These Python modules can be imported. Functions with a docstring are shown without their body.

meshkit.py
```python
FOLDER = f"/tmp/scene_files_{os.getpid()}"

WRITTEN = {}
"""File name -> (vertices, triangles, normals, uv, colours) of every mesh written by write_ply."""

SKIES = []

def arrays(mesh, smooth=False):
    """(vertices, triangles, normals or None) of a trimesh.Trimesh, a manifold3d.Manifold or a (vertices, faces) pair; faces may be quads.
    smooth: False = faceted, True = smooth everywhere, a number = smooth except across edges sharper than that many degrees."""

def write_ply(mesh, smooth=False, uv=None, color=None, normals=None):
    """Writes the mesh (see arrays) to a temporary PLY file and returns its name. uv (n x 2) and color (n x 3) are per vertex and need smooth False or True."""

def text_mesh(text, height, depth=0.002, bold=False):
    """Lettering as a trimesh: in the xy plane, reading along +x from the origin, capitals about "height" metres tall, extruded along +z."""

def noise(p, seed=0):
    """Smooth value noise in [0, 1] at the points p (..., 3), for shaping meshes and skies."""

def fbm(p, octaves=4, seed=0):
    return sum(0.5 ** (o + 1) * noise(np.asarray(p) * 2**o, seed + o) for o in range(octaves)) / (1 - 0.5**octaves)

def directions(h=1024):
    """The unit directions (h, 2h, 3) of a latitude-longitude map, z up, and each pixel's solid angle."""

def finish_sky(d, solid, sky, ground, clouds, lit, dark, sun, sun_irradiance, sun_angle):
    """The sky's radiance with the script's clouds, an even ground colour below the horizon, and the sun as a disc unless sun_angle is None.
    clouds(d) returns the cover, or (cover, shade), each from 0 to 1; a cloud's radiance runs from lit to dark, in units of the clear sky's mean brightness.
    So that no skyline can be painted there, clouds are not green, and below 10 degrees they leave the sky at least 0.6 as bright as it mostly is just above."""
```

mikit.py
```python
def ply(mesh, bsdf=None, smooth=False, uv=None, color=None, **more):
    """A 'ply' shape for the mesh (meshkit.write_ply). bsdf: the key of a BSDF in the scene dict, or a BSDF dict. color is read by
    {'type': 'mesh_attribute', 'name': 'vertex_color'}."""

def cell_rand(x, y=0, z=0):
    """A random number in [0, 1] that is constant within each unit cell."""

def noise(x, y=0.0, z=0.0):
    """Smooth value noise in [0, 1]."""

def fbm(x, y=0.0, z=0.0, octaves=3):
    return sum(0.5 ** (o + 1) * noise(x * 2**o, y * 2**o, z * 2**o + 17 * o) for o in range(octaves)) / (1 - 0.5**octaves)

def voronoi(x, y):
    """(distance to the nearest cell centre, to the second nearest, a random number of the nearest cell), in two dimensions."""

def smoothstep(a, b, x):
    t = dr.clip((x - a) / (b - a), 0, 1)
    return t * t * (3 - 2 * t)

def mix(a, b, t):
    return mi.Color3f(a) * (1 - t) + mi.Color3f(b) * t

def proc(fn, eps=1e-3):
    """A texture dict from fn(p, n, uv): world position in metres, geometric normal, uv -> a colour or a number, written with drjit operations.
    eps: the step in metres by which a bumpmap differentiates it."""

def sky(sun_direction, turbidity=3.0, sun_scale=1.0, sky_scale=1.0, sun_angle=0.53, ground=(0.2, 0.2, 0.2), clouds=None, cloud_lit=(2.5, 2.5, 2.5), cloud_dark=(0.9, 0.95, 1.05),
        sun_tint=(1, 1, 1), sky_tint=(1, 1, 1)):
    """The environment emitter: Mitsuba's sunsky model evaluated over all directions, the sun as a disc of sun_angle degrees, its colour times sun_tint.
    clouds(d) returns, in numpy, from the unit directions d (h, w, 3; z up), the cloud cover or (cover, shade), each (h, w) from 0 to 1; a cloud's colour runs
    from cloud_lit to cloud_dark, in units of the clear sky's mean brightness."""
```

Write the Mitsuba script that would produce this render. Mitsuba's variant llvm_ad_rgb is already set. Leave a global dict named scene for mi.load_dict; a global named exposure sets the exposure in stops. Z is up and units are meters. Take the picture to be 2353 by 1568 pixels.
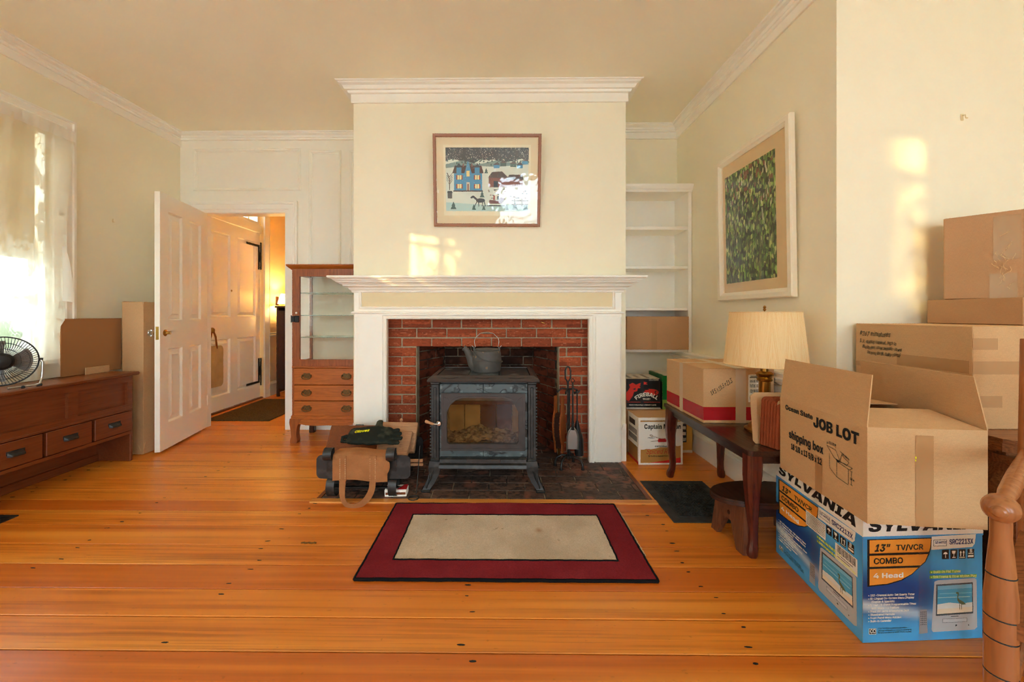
import math, random, numpy as np, trimesh, mitsuba as mi, drjit as dr, mikit, meshkit
from shapely.geometry import Polygon, Point, box as sbox, LineString
from shapely import affinity
from shapely.ops import unary_union
rnd = random.Random(7)
T = mi.ScalarTransform4f
scene, labels = {}, {}

# ------------------------------------------------------------------ camera, sky, sun, exposure
scene['camera'] = {'type': 'perspective', 'fov': math.degrees(2 * math.atan(2353 / 2 / 900.0)), 'fov_axis': 'x', 'near_clip': 0.02, 'far_clip': 200.0,
                   'principal_point_offset_x': 30.0 / 2353, 'principal_point_offset_y': 62.0 / 1568,
                   'to_world': T().look_at(origin=[0, 0, 1.075], target=[-0.0095, 1, 1.075], up=[0, 0, 1])}
def sky_clouds(d):
    n = meshkit.fbm(d * np.array([2.5, 2.5, 5.0]) + 3.1, 4, 5)
    return np.clip(0.85 + 1.4 * (n - 0.45), 0, 1), np.clip(1.6 * (0.6 - n), 0, 1)
scene['sky'] = mikit.sky((-1.2, -1.0, 0.14), turbidity=4.0, sun_scale=0.4, sky_scale=1.0, ground=(0.70, 0.72, 0.68), clouds=sky_clouds,
                         cloud_lit=(1.42, 1.765, 2.0), cloud_dark=(.96, 1.18, 1.32), sky_tint=(.8, 1.05, 1.3), sun_tint=(.6, 1.0, 2.7))
exposure = 7.04

# ------------------------------------------------------------------ helpers
def C(r, g, b):
    return [float(((c / 255 + .055) / 1.055) ** 2.4 if c > 10 else c / 255 / 12.92) for c in (r, g, b)]
def rgb(c): return {'type': 'rgb', 'value': list(map(float, c))}
def pr(name, col, rough=0.5, spec=0.4, metal=0.0, bump=None, bs=0.001, two=True, **k):
    c = mikit.proc(col) if callable(col) else rgb(col)
    r = mikit.proc(rough) if callable(rough) else float(rough)
    b = {'type': 'principled', 'base_color': c, 'roughness': r, 'specular': float(spec), 'metallic': float(metal), **k}
    if bump is not None: b = {'type': 'bumpmap', 'arbitrary': mikit.proc(bump, bs), 'bsdf': b, 'scale': 1.0}
    scene[name] = {'type': 'twosided', 'bsdf': b} if two else b
used = {}
def uniq(k):
    n = used.get(k, 0); used[k] = n + 1
    return k if n == 0 else '%s_%03d' % (k, n)
class Node:
    def __init__(s, key, M=None): s.key, s.M = key, (np.eye(4) if M is None else np.asarray(M, float))
    def part(s, name, mesh, mat, label=None, smooth=False, kind=None, color=None, more=None, M=None):
        k = uniq(s.key + '__' + name)
        put(k, mesh, mat, smooth, s.M if M is None else M, color, more)
        l = {}
        if label: l['label'] = label
        if kind: l['kind'] = kind
        if l: labels[k] = l
        return Node(k, s.M)
def xf(mesh, M):
    v, f = mesh
    M = np.asarray(M, float)
    v = np.asarray(v, float) @ M[:3, :3].T + M[:3, 3]
    if np.linalg.det(M[:3, :3]) < 0: f = np.asarray(f)[:, ::-1]
    return v, np.asarray(f)
def put(key, mesh, mat, smooth=False, M=None, color=None, more=None):
    m = xf(mesh, M) if M is not None else mesh
    scene[key] = mikit.ply(m, mat, smooth=smooth, color=color, **(more or {}))
def thing(name, label, cat, M=None, group=None):
    k = uniq(name); labels[k] = {'label': label, 'category': cat}
    if group: labels[k]['group'] = group
    return Node(k, M)
def single(name, mesh, mat, label, cat, M=None, group=None, smooth=False, kind=None, color=None, more=None):
    t = thing(name, label, cat, M, group)
    if kind: labels[t.key]['kind'] = kind
    put(t.key, mesh, mat, smooth, t.M, color, more)
    return t
def struct(name, mesh=None, mat=None, label=None, smooth=False):
    k = uniq(name); labels[k] = {'kind': 'structure'}
    if label: labels[k]['label'] = label
    if mesh is not None: put(k, mesh, mat, smooth)
    return Node(k)
def tri(f):
    f = np.asarray(f, int)
    return f if f.shape[1] == 3 else np.vstack([f[:, [0, 1, 2]], f[:, [0, 2, 3]]])
def cat(ms):
    V, Fs, n = [], [], 0
    for v, f in ms:
        V.append(np.asarray(v, float)); Fs.append(tri(f) + n); n += len(v)
    return np.vstack(V), np.vstack(Fs)
def _chamfer_topology():
    s = []
    for a in (-1, 1):
        for b in (-1, 1):
            for c in (-1, 1):
                for k in range(3): s.append((a, b, c, k))
    p = np.array([[a * (1 - .3 * (k != 0)), b * (1 - .3 * (k != 1)), c * (1 - .3 * (k != 2))] for a, b, c, k in s])
    h = trimesh.convex.convex_hull(p, qhull_options='QbB Pp Qt')
    idx = [int(np.argmin(((p - v) ** 2).sum(1))) for v in h.vertices]
    return np.array(s), np.array(idx)[h.faces]
CH_S, CH_F = _chamfer_topology()
BXV = np.array([[x, y, z] for x in (0, 1) for y in (0, 1) for z in (0, 1)], float)
BXF = np.array([[0, 1, 3], [0, 3, 2], [4, 6, 7], [4, 7, 5], [0, 4, 5], [0, 5, 1], [2, 3, 7], [2, 7, 6], [0, 2, 6], [0, 6, 4], [1, 5, 7], [1, 7, 3]])
def bx(x0, x1, y0, y1, z0, z1, c=0.0):
    x0, x1 = sorted((x0, x1)); y0, y1 = sorted((y0, y1)); z0, z1 = sorted((z0, z1))
    if c <= 0: return BXV * [x1 - x0, y1 - y0, z1 - z0] + [x0, y0, z0], BXF
    h = np.array([x1 - x0, y1 - y0, z1 - z0]) / 2; m = np.array([x0 + x1, y0 + y1, z0 + z1]) / 2
    c = min(c, h.min() * .9)
    v = np.array([[s[a] * (h[a] - (c if s[3] != a else 0)) for a in range(3)] for s in CH_S]) + m
    return v, CH_F
def fr(o, u, v):
    u = np.asarray(u, float); u = u / np.linalg.norm(u); v = np.asarray(v, float)
    n = np.cross(u, v); n /= np.linalg.norm(n); v = np.cross(n, u)
    M = np.eye(4); M[:3, 0], M[:3, 1], M[:3, 2], M[:3, 3] = u, v, n, o
    return M
def front(x, y, z): return fr((x, y, z), (1, 0, 0), (0, 0, 1))
def onleft(x, y, z): return fr((x, y, z), (0, 1, 0), (0, 0, 1))
def onright(x, y, z): return fr((x, y, z), (0, -1, 0), (0, 0, 1))
def mv(x=0, y=0, z=0, rz=0, rx=0, ry=0, s=1.0):
    def R(a, k):
        c, n = math.cos(math.radians(a)), math.sin(math.radians(a)); m = np.eye(4); i, j = [(1, 2), (2, 0), (0, 1)][k]
        m[i, i], m[i, j], m[j, i], m[j, j] = c, -n, n, c; return m
    M = np.eye(4); M[:3, 3] = (x, y, z)
    S = np.diag([s, s, s, 1.0])
    return M @ R(rz, 2) @ R(ry, 1) @ R(rx, 0) @ S
def ext(poly, d0, d1):
    """Extrudes a 2-D polygon along local z from d0 to d1."""
    out = []
    for g in getattr(poly, 'geoms', [poly]):
        if g.is_empty or g.area < 1e-10: continue
        m = trimesh.creation.extrude_polygon(g, d1 - d0, engine='earcut')
        out.append((np.array(m.vertices) + [0, 0, d0], np.array(m.faces)))
    return cat(out)
def flat(poly, z=0.0):
    out = []
    for g in getattr(poly, 'geoms', [poly]):
        if g.is_empty or g.geom_type != 'Polygon' or g.area < 1e-12: continue
        v, f = trimesh.creation.triangulate_polygon(g, engine='earcut')
        v = np.asarray(v); f = np.asarray(f)
        a = np.cross(v[f[:, 1]] - v[f[:, 0]], v[f[:, 2]] - v[f[:, 0]])
        f = np.where((a < 0)[:, None], f[:, ::-1], f)
        out.append((np.column_stack([v, np.full(len(v), z)]), f))
    return cat(out)
def cyl(p0, p1, r0, r1=None, n=16, caps=True):
    return tube([p0, p1], [r0, r0 if r1 is None else r1], n, caps)
def tube(P, r, n=8, caps=True, closed=False, asp=None, ref=None):
    """Round (or, with asp=(a, b) and a reference direction, flat) tube along the points P."""
    P = np.asarray(P, float); m = len(P); r = np.broadcast_to(np.asarray(r, float), (m,))
    if closed: t = np.roll(P, -1, 0) - np.roll(P, 1, 0)
    else: t = np.gradient(P, axis=0)
    t /= np.linalg.norm(t, axis=1, keepdims=True) + 1e-12
    if ref is not None: a = np.cross(t, np.broadcast_to(np.asarray(ref, float), t.shape))
    else:
        a = np.zeros_like(t); s = np.array([0, 0, 1.0]) if abs(t[0, 2]) < .9 else np.array([1.0, 0, 0])
        a[0] = np.cross(t[0], s); a[0] /= np.linalg.norm(a[0])
        for i in range(1, m):
            q = a[i - 1] - t[i] * (a[i - 1] @ t[i]); a[i] = q / (np.linalg.norm(q) + 1e-12)
    a /= np.linalg.norm(a, axis=1, keepdims=True) + 1e-12
    b = np.cross(t, a); w = np.arange(n) * 2 * np.pi / n
    ca, sa = np.cos(w), np.sin(w)
    if asp is not None:
        e = np.maximum(np.abs(ca), np.abs(sa)) if n == 4 else 1
        if n == 4: w = w + np.pi / 4; ca, sa = np.sign(np.cos(w)), np.sign(np.sin(w))
        ca, sa = ca * asp[0], sa * asp[1]
    V = P[:, None] + r[:, None, None] * (ca[None, :, None] * a[:, None] + sa[None, :, None] * b[:, None])
    V = V.reshape(-1, 3); Fq = []
    for i in range(m if closed else m - 1):
        k = (i + 1) % m
        for j in range(n):
            l = (j + 1) % n
            Fq.append((i * n + j, i * n + l, k * n + l, k * n + j))
    Fq = tri(Fq)
    if caps and not closed:
        V = np.vstack([V, P[0], P[-1]]); c0, c1 = len(V) - 2, len(V) - 1
        Fq = np.vstack([Fq, [(c0, (j + 1) % n, j) for j in range(n)], [(c1, (m - 1) * n + j, (m - 1) * n + (j + 1) % n) for j in range(n)]])
    return V, Fq
def lathe(prof, n=24, o=(0, 0, 0)):
    """prof: (radius, z) from bottom to top, on the axis o."""
    p = np.array(prof, float); w = np.arange(n) * 2 * np.pi / n; m = len(p)
    V = np.stack([p[:, :1] * np.cos(w), p[:, :1] * np.sin(w), np.repeat(p[:, 1:], n, 1)], -1).reshape(-1, 3) + np.asarray(o, float)
    Fq = tri([(i * n + j, i * n + (j + 1) % n, (i + 1) * n + (j + 1) % n, (i + 1) * n + j) for i in range(m - 1) for j in range(n)])
    V = np.vstack([V, np.array(o) + [0, 0, p[0, 1]], np.array(o) + [0, 0, p[-1, 1]]]); a, b = len(V) - 2, len(V) - 1
    ex = []
    if p[0, 0] > 1e-6: ex += [(a, (j + 1) % n, j) for j in range(n)]
    if p[-1, 0] > 1e-6: ex += [(b, (m - 1) * n + j, (m - 1) * n + (j + 1) % n) for j in range(n)]
    return V, np.vstack([Fq] + ([np.array(ex)] if ex else []))
def sweep(path, prof, side=1, closed=False, z=0.0):
    """A moulding: the profile (offset, height) carried along a plan path with mitred corners; offset goes to the left of the path for side=1."""
    P = np.array(path, float); n = len(P)
    seg = (np.roll(P, -1, 0) - P) if closed else np.diff(P, axis=0)
    seg = seg / np.linalg.norm(seg, axis=1, keepdims=True)
    nor = np.stack([-seg[:, 1], seg[:, 0]], 1) * side
    mit = []
    for i in range(n):
        if closed: a, b = nor[i - 1], nor[i]
        else: a, b = nor[max(i - 1, 0)], nor[min(i, n - 2)]
        mit.append((a + b) / (1 + a @ b))
    mit = np.array(mit); q = np.array(prof, float); m = len(q)
    V = np.array([[*(P[i] + mit[i] * d), z + h] for i in range(n) for d, h in q])
    Fq = []
    for i in range(n if closed else n - 1):
        k = (i + 1) % n
        for j in range(m):
            l = (j + 1) % m
            Fq.append((i * m + j, k * m + j, k * m + l, i * m + l))
    Fq = tri(Fq)
    if not closed:
        g = Polygon(q); v2, f2 = trimesh.creation.triangulate_polygon(g, engine='earcut')
        ids = [int(np.argmin(((q - w) ** 2).sum(1))) for w in np.asarray(v2)[:, :2]]
        f2 = np.array(ids)[np.asarray(f2)]
        Fq = np.vstack([Fq, f2, f2[:, ::-1] + (n - 1) * m])
    return V, Fq
def swap(mesh, order):
    """Permutes the axes of a mesh, keeping its outside outside."""
    v, f = mesh; v = np.asarray(v)[:, [abs(o) - 1 for o in order]] * [1 if o > 0 else -1 for o in order]
    M = np.zeros((3, 3))
    for i, o in enumerate(order): M[i, abs(o) - 1] = 1 if o > 0 else -1
    return (v, np.asarray(f)[:, ::-1] if np.linalg.det(M) < 0 else f)
def frame_ring(w, h, prof, closed=True):
    """A picture-frame moulding in local xy, outside w x h from the origin; prof: (inset, depth)."""
    return sweep([(0, 0), (w, 0), (w, h), (0, h)], prof, 1, True)
def grid(fn, nu, nv):
    u, v = np.meshgrid(np.linspace(0, 1, nu), np.linspace(0, 1, nv), indexing='ij')
    V = np.asarray(fn(u.ravel(), v.ravel()), float)
    i, j = np.meshgrid(np.arange(nu - 1), np.arange(nv - 1), indexing='ij'); i, j = i.ravel(), j.ravel()
    return V, tri(np.stack([i * nv + j, (i + 1) * nv + j, (i + 1) * nv + j + 1, i * nv + j + 1], 1))
def thick(mesh, t):
    """A sheet given both sides and an edge."""
    v, f = np.asarray(mesh[0], float), np.asarray(mesh[1])
    tm = trimesh.Trimesh(v, f, process=False); n = tm.vertex_normals
    e = np.sort(tm.edges, axis=1); uq, inv, ct = np.unique(e, axis=0, return_inverse=True, return_counts=True)
    b = tm.edges[ct[inv.ravel()] == 1]; N = len(v)
    return np.vstack([v + n * t / 2, v - n * t / 2]), np.vstack([f, f[:, ::-1] + N, np.array([(q, p, p + N) for p, q in b]), np.array([(q, p + N, q + N) for p, q in b])])
def rrect(x0, y0, x1, y1, r, q=5):
    return sbox(x0 + r, y0 + r, x1 - r, y1 - r).buffer(r, quad_segs=q)
def blob(p0, sub=3, amp=0.1, freq=3.0, seed=0):
    m = trimesh.creation.icosphere(subdivisions=sub); v = np.array(m.vertices)
    d = 1 + amp * (meshkit.fbm(v * freq + 10, 3, seed) - .5) * 2
    return v * d[:, None] * np.asarray(p0), np.array(m.faces)
def heavy(s, h, d, wt):
    """Lettering as meshkit.text_mesh makes it, with thicker strokes."""
    import glob
    from PIL import Image, ImageDraw, ImageFont
    font = ImageFont.truetype(glob.glob('/opt/blender-*/*/datafiles/fonts/Inter.woff2')[0], 96)
    font.set_variation_by_axes([28, 900 if wt > 5 else 800])
    x = 0; im = Image.new('L', (110 * len(s) + 60, 160)); dr_ = ImageDraw.Draw(im)
    for c in s:
        dr_.text((20 + x, 110), c, 255, font, anchor='ls'); x += font.getlength(c)
    on = np.pad(np.asarray(im) > 127, ((0, 0), (1, 1))).astype(np.int8)
    rows, a = np.nonzero(np.diff(on, axis=1) == 1); b = np.nonzero(np.diff(on, axis=1) == -1)[1]
    g = unary_union([sbox(p, -r - 1, q, -r) for p, q, r in zip(a, b, rows)]).buffer(.6).buffer(-.6).simplify(.7)
    k = h / 70.0
    return ext(affinity.affine_transform(g, [k, 0, 0, k, -20 * k, 110 * k]), 0, d)
def text(s, h, x=0, y=0, z=0.0, bold=False, shear=0.0, sx=1.0, d=0.0003, center=False, warp=None, rot=0, w=None, wt=0):
    if wt: v, fc = heavy(s, h, d, wt); v = np.array(v)
    else: m = meshkit.text_mesh(s, h, d, bold); v = np.array(m.vertices); fc = np.array(m.faces)
    if w is not None: sx = w / (v[:, 0].max() - v[:, 0].min()); v[:, 0] -= v[:, 0].min()
    v[:, 0] = v[:, 0] * sx + v[:, 1] * shear
    if center: v[:, 0] -= (v[:, 0].max() + v[:, 0].min()) / 2
    if rot:
        c, n = math.cos(math.radians(rot)), math.sin(math.radians(rot)); v[:, :2] = v[:, :2] @ np.array([[c, n], [-n, c]])
    if warp: v = warp(v)
    return v + [x, y, z], fc
def tape(t, mesh, label='strip of clear packing tape'): t.part('tape_strip', mesh, 'm_tape', label)

# ------------------------------------------------------------------ materials
N_, fbm, mix, sst, crand = mikit.noise, mikit.fbm, mikit.mix, mikit.smoothstep, mikit.cell_rand
SEAMS = [-2.6 + .147 * i for i in range(26)] + [1.241, 1.382, 1.522, 1.669, 1.813, 1.978, 2.126, 2.242, 2.37, 2.54, 2.70] + [2.85 + .15 * i for i in range(28)]
def plank_id(p):
    k = mi.Float(0)
    for s in SEAMS: k += dr.select(p.y > s, 1.0, 0.0)
    return k
def f_floor(p, n, uv):
    k = plank_id(p); a, b = crand(k, 3), crand(k, 8)
    g = fbm(p.x * .9 + k * 7.3, p.y * 38 + k, k, 4)
    l = N_(p.x * .55 + k * 3.1, p.y * 9 + k * 5.0, 2)
    fine = N_(p.x * 4, p.y * 190, k)
    c = mix(C(210, 124, 38), C(186, 94, 26), sst(.3, .75, .55 * g + .45 * a))
    c = mix(c, C(224, 150, 58), .5 * sst(.55, .8, l))
    c = mix(c, C(150, 74, 24), .35 * sst(.62, .85, g) + .4 * b * sst(.45, .9, fine))
    spot = sst(.86, .93, fbm(p.x * 40, p.y * 110, 4, 2))
    return mix(c, C(110, 54, 20), .25 * spot)
pr('m_floor', f_floor, lambda p, n, uv: .26 + .16 * fbm(p.x * 3, p.y * 5, 1, 3), .5, bump=lambda p, n, uv: .0009 * N_(p.x * 5, p.y * 14, 3) + .00005 * N_(p.x * 60, p.y * 240, 1), bs=.002)
pr('m_wall', lambda p, n, uv: mix(C(237, 230, 206), C(231, 223, 197), fbm(p.x * 2 + p.y * 2, p.z * 1.5, 0, 3)), .55, .35, bump=lambda p, n, uv: .0012 * fbm(p.x * 7 + p.y * 7, p.z * 7, 2, 3), bs=.003)
pr('m_ceiling', lambda p, n, uv: mix(C(240, 234, 212), C(235, 229, 205), fbm(p.x * 2, p.y * 2, 0, 3)), .6, .3, bump=lambda p, n, uv: .0012 * fbm(p.x * 6, p.y * 6, 5, 3), bs=.003)
pr('m_hall', C(240, 216, 164), .6, .3)
pr('m_white', C(236, 231, 219), .35, .45)
pr('m_panel', C(234, 229, 214), .45, .4)
pr('m_door', C(238, 232, 218), .4, .4)
pr('m_tanpaint', C(222, 205, 164), .5, .35)
def tone_brick(p, u, row_h, len_, shift):
    r = dr.floor((p.z - shift) / row_h); q = dr.floor(u / len_ + .5 * (r - 2 * dr.floor(r / 2)))
    return crand(q, r, 5)
def f_brick(p, n, uv):
    a = tone_brick(p, p.x + 3, .0712, .2245, .004)
    g = fbm(p.x * 50, p.y * 50, p.z * 90, 3)
    c = mix(C(166, 82, 52), C(126, 58, 40), a)
    c = mix(c, C(104, 50, 36), .6 * sst(.5, .75, g))
    c = mix(c, C(186, 120, 88), .5 * sst(.72, .85, N_(p.x * 70, p.y * 70, p.z * 90)))
    return c
pr('m_brick', f_brick, .85, .2, bump=lambda p, n, uv: .004 * fbm(p.x * 60, p.y * 60, p.z * 60, 3), bs=.002)
def f_soot(p, n, uv):
    g = fbm(p.x * 9, p.y * 9, p.z * 9, 4); f = N_(p.x * 80, p.y * 80, p.z * 80)
    c = mix(C(58, 34, 26), C(96, 54, 38), sst(.45, .7, g))
    return mix(c, C(30, 24, 22), .7 * sst(.4, .65, fbm(p.x * 4 + 9, p.y * 4, p.z * 5, 3)) + .2 * f)
pr('m_soot_brick', f_soot, .95, .1, bump=lambda p, n, uv: .004 * fbm(p.x * 60, p.y * 60, p.z * 60, 3), bs=.002)
pr('m_cheek_brick', lambda p, n, uv: mix(mix(C(124, 62, 42), C(88, 46, 34), fbm(p.x * 9, p.y * 9, p.z * 12, 3)), C(50, 34, 28), .7 * sst(.5, .7, fbm(p.x * 22, p.y * 22, p.z * 22, 3))), .9, .15, bump=lambda p, n, uv: .004 * fbm(p.x * 60, p.y * 60, p.z * 60, 3), bs=.002)
def f_hearth(p, n, uv):
    a = fbm(p.x * 6, p.y * 9, 3, 3); g = fbm(p.x * 45, p.y * 60, 1, 3)
    c = mix(C(78, 62, 54), C(110, 82, 68), sst(.4, .7, a))
    c = mix(c, C(52, 44, 40), .8 * sst(.45, .7, g))
    return mix(c, C(132, 78, 60), .6 * sst(.62, .8, fbm(p.x * 14 + 4, p.y * 14, 7, 2)))
pr('m_hearth', f_hearth, .6, .35, bump=lambda p, n, uv: .003 * fbm(p.x * 50, p.y * 50, 1, 3), bs=.002)
pr('m_mortar', lambda p, n, uv: mix(C(176, 160, 134), C(128, 114, 96), fbm(p.x * 25, p.y * 25, p.z * 25, 3)), .95, .1)
pr('m_mortar_dark', lambda p, n, uv: mix(C(122, 110, 92), C(62, 54, 48), sst(.3, .6, fbm(p.x * 18, p.y * 18, p.z * 18, 3))), .95, .1)
def wood(name, a, b, c, axis='x', s=1.0, rough=.35, spec=.45):
    def fn(p, n, uv):
        u, v, w = (p.x, p.y, p.z) if axis == 'x' else (p.z, p.x, p.y) if axis == 'z' else (p.y, p.x, p.z)
        q = fbm(u * 1.2 * s, v * 14 * s, w * 14 * s, 3)
        ring = dr.abs(dr.sin((q * 9 + (v + w) * 18 * s) * 3.1))
        pore = N_(u * 22 * s, v * 260 * s, w * 260 * s)
        return mix(mix(C(*a), C(*b), ring * .8), C(*c), .45 * sst(.55, .9, pore))
    pr(name, fn, rough, spec)
wood('m_oak_h', (172, 94, 34), (154, 80, 28), (104, 50, 18), 'x')
wood('m_oak_v', (150, 80, 34), (130, 64, 26), (88, 42, 18), 'z')
wood('m_bench', (116, 60, 30), (108, 54, 27), (88, 44, 22), 'y', .6, .3)
wood('m_mahogany', (60, 35, 26), (48, 28, 22), (30, 19, 16), 'y', 1, .2, .5)
wood('m_maple', (158, 100, 58), (146, 88, 50), (122, 72, 42), 'z', .6, .25, .5)
wood('m_desk', (142, 88, 50), (116, 68, 38), (72, 42, 24), 'x', 1, .3, .5)
wood('m_log', (196, 150, 110), (170, 122, 88), (134, 92, 64), 'x', 2, .8, .15)
pr('m_strip', lambda p, n, uv: mix(C(214, 146, 72), C(186, 114, 50), fbm(p.x * 6, p.y * 60, 2, 4)), .35, .45)
def f_card(p, n, uv):
    g = N_(p.x * 420, p.y * 420, p.z * 420); l = fbm(p.x * 5, p.y * 5, p.z * 5, 3); f = N_(p.x * 90, p.y * 90, p.z * 240)
    return mix(mix(C(208, 169, 124), C(197, 155, 110), l), C(150, 112, 78), .25 * g + .12 * f)
pr('m_card', f_card, .8, .2)
def f_card2(p, n, uv):
    g = N_(p.x * 420, p.y * 420, p.z * 420); l = fbm(p.x * 4, p.y * 4, p.z * 4, 3)
    return mix(mix(C(194, 150, 110), C(180, 136, 95), l), C(132, 94, 62), .25 * g)
pr('m_card_dark', f_card2, .8, .2)
pr('m_card_brown', C(160, 114, 74), .85, .15)
pr('m_tape_brown', C(172, 130, 88), .16, .6)
pr('m_tape_grey', C(196, 168, 138), .14, .6)
pr('m_card_edge', C(150, 112, 76), .9, .1)
pr('m_dark', C(40, 22, 12), .9, .1)
pr('m_firebrick', lambda p, n, uv: mix(C(132, 104, 68), C(98, 76, 50), mikit.fbm(p.x * 14, p.z * 14, 1, 3)), .9, .1)
pr('m_ash', lambda p, n, uv: mix(C(112, 94, 72), C(66, 52, 40), sst(.4, .7, mikit.fbm(p.x * 50, p.y * 50, p.z * 50, 3))), .95, .1)
pr('m_canvas', lambda p, n, uv: mix(C(196, 170, 122), C(170, 144, 98), mikit.fbm(p.y * 14, p.z * 14, 1, 3)), .9, .1)
pr('m_tape', C(186, 148, 112), .12, .6)
pr('m_tape_white', C(206, 184, 154), .2, .55)
pr('m_ink', C(26, 24, 24), .6, .3)
pr('m_iron', lambda p, n, uv: mix(C(30, 29, 28), C(50, 47, 44), sst(.45, .75, fbm(p.x * 25, p.y * 25, p.z * 25, 3))), .42, .5)
pr('m_enamel', lambda p, n, uv: mix(C(46, 40, 39), C(60, 52, 49), fbm(p.x * 30, p.y * 30, p.z * 30, 3)), .38, .5)
def f_soap(p, n, uv):
    a = fbm(p.x * 7, p.y * 7, p.z * 7, 3)
    v = dr.abs(fbm(p.x * 9 + 2 * a, p.y * 9 + 5, p.z * 14 + 3 * a, 4) - .5)
    c = mix(C(78, 90, 92), C(54, 64, 66), sst(.35, .65, a))
    c = mix(C(30, 35, 38), c, sst(.0, .05, v))
    return mix(c, C(128, 140, 140), .6 * sst(.56, .74, fbm(p.x * 40, p.y * 40, p.z * 40, 3)))
pr('m_soapstone', f_soap, .4, .4)
pr('m_soapstone_dark', lambda p, n, uv: mix(C(44, 50, 52), C(78, 86, 86), sst(.5, .8, fbm(p.x * 14, p.y * 14, p.z * 14, 4))), .3, .5)
pr('m_kettle', lambda p, n, uv: mix(mix(C(84, 80, 75), C(54, 52, 50), fbm(p.x * 20, p.y * 20, p.z * 20, 3)), C(126, 98, 70), .7 * sst(.70, .8, fbm(p.x * 40 + 3, p.y * 40, p.z * 30, 3))), .55, .45)
pr('m_steel', C(170, 168, 160), .3, .5, .9)
pr('m_chrome', C(210, 210, 208), .12, .5, 1.0)
pr('m_brass', C(170, 130, 62), .22, .5, 1.0)
pr('m_pull', C(98, 76, 44), .4, .5, .8)
pr('m_black', C(22, 21, 21), .5, .4)
pr('m_blade', C(118, 116, 112), .3, .5)
pr('m_rubber', lambda p, n, uv: mix(C(30, 31, 32), C(52, 52, 50), fbm(p.x * 30, p.y * 30, 2, 3)), .6, .4)
scene['m_stoveglass'] = {'type': 'thindielectric', 'int_ior': 1.46, 'specular_transmittance': rgb([1.0, .88, .66]), 'specular_reflectance': rgb([.55, .55, .55])}
scene['m_glass'] = {'type': 'thindielectric', 'int_ior': 1.5}
scene['m_crystal'] = {'type': 'dielectric', 'int_ior': 1.52}
pr('m_glassy', C(120, 140, 122), .05, .5, spec_trans=.0)
wood('m_redleg', (94, 38, 24), (70, 30, 21), (40, 20, 16), 'z', 1, .2, .5)
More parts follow.
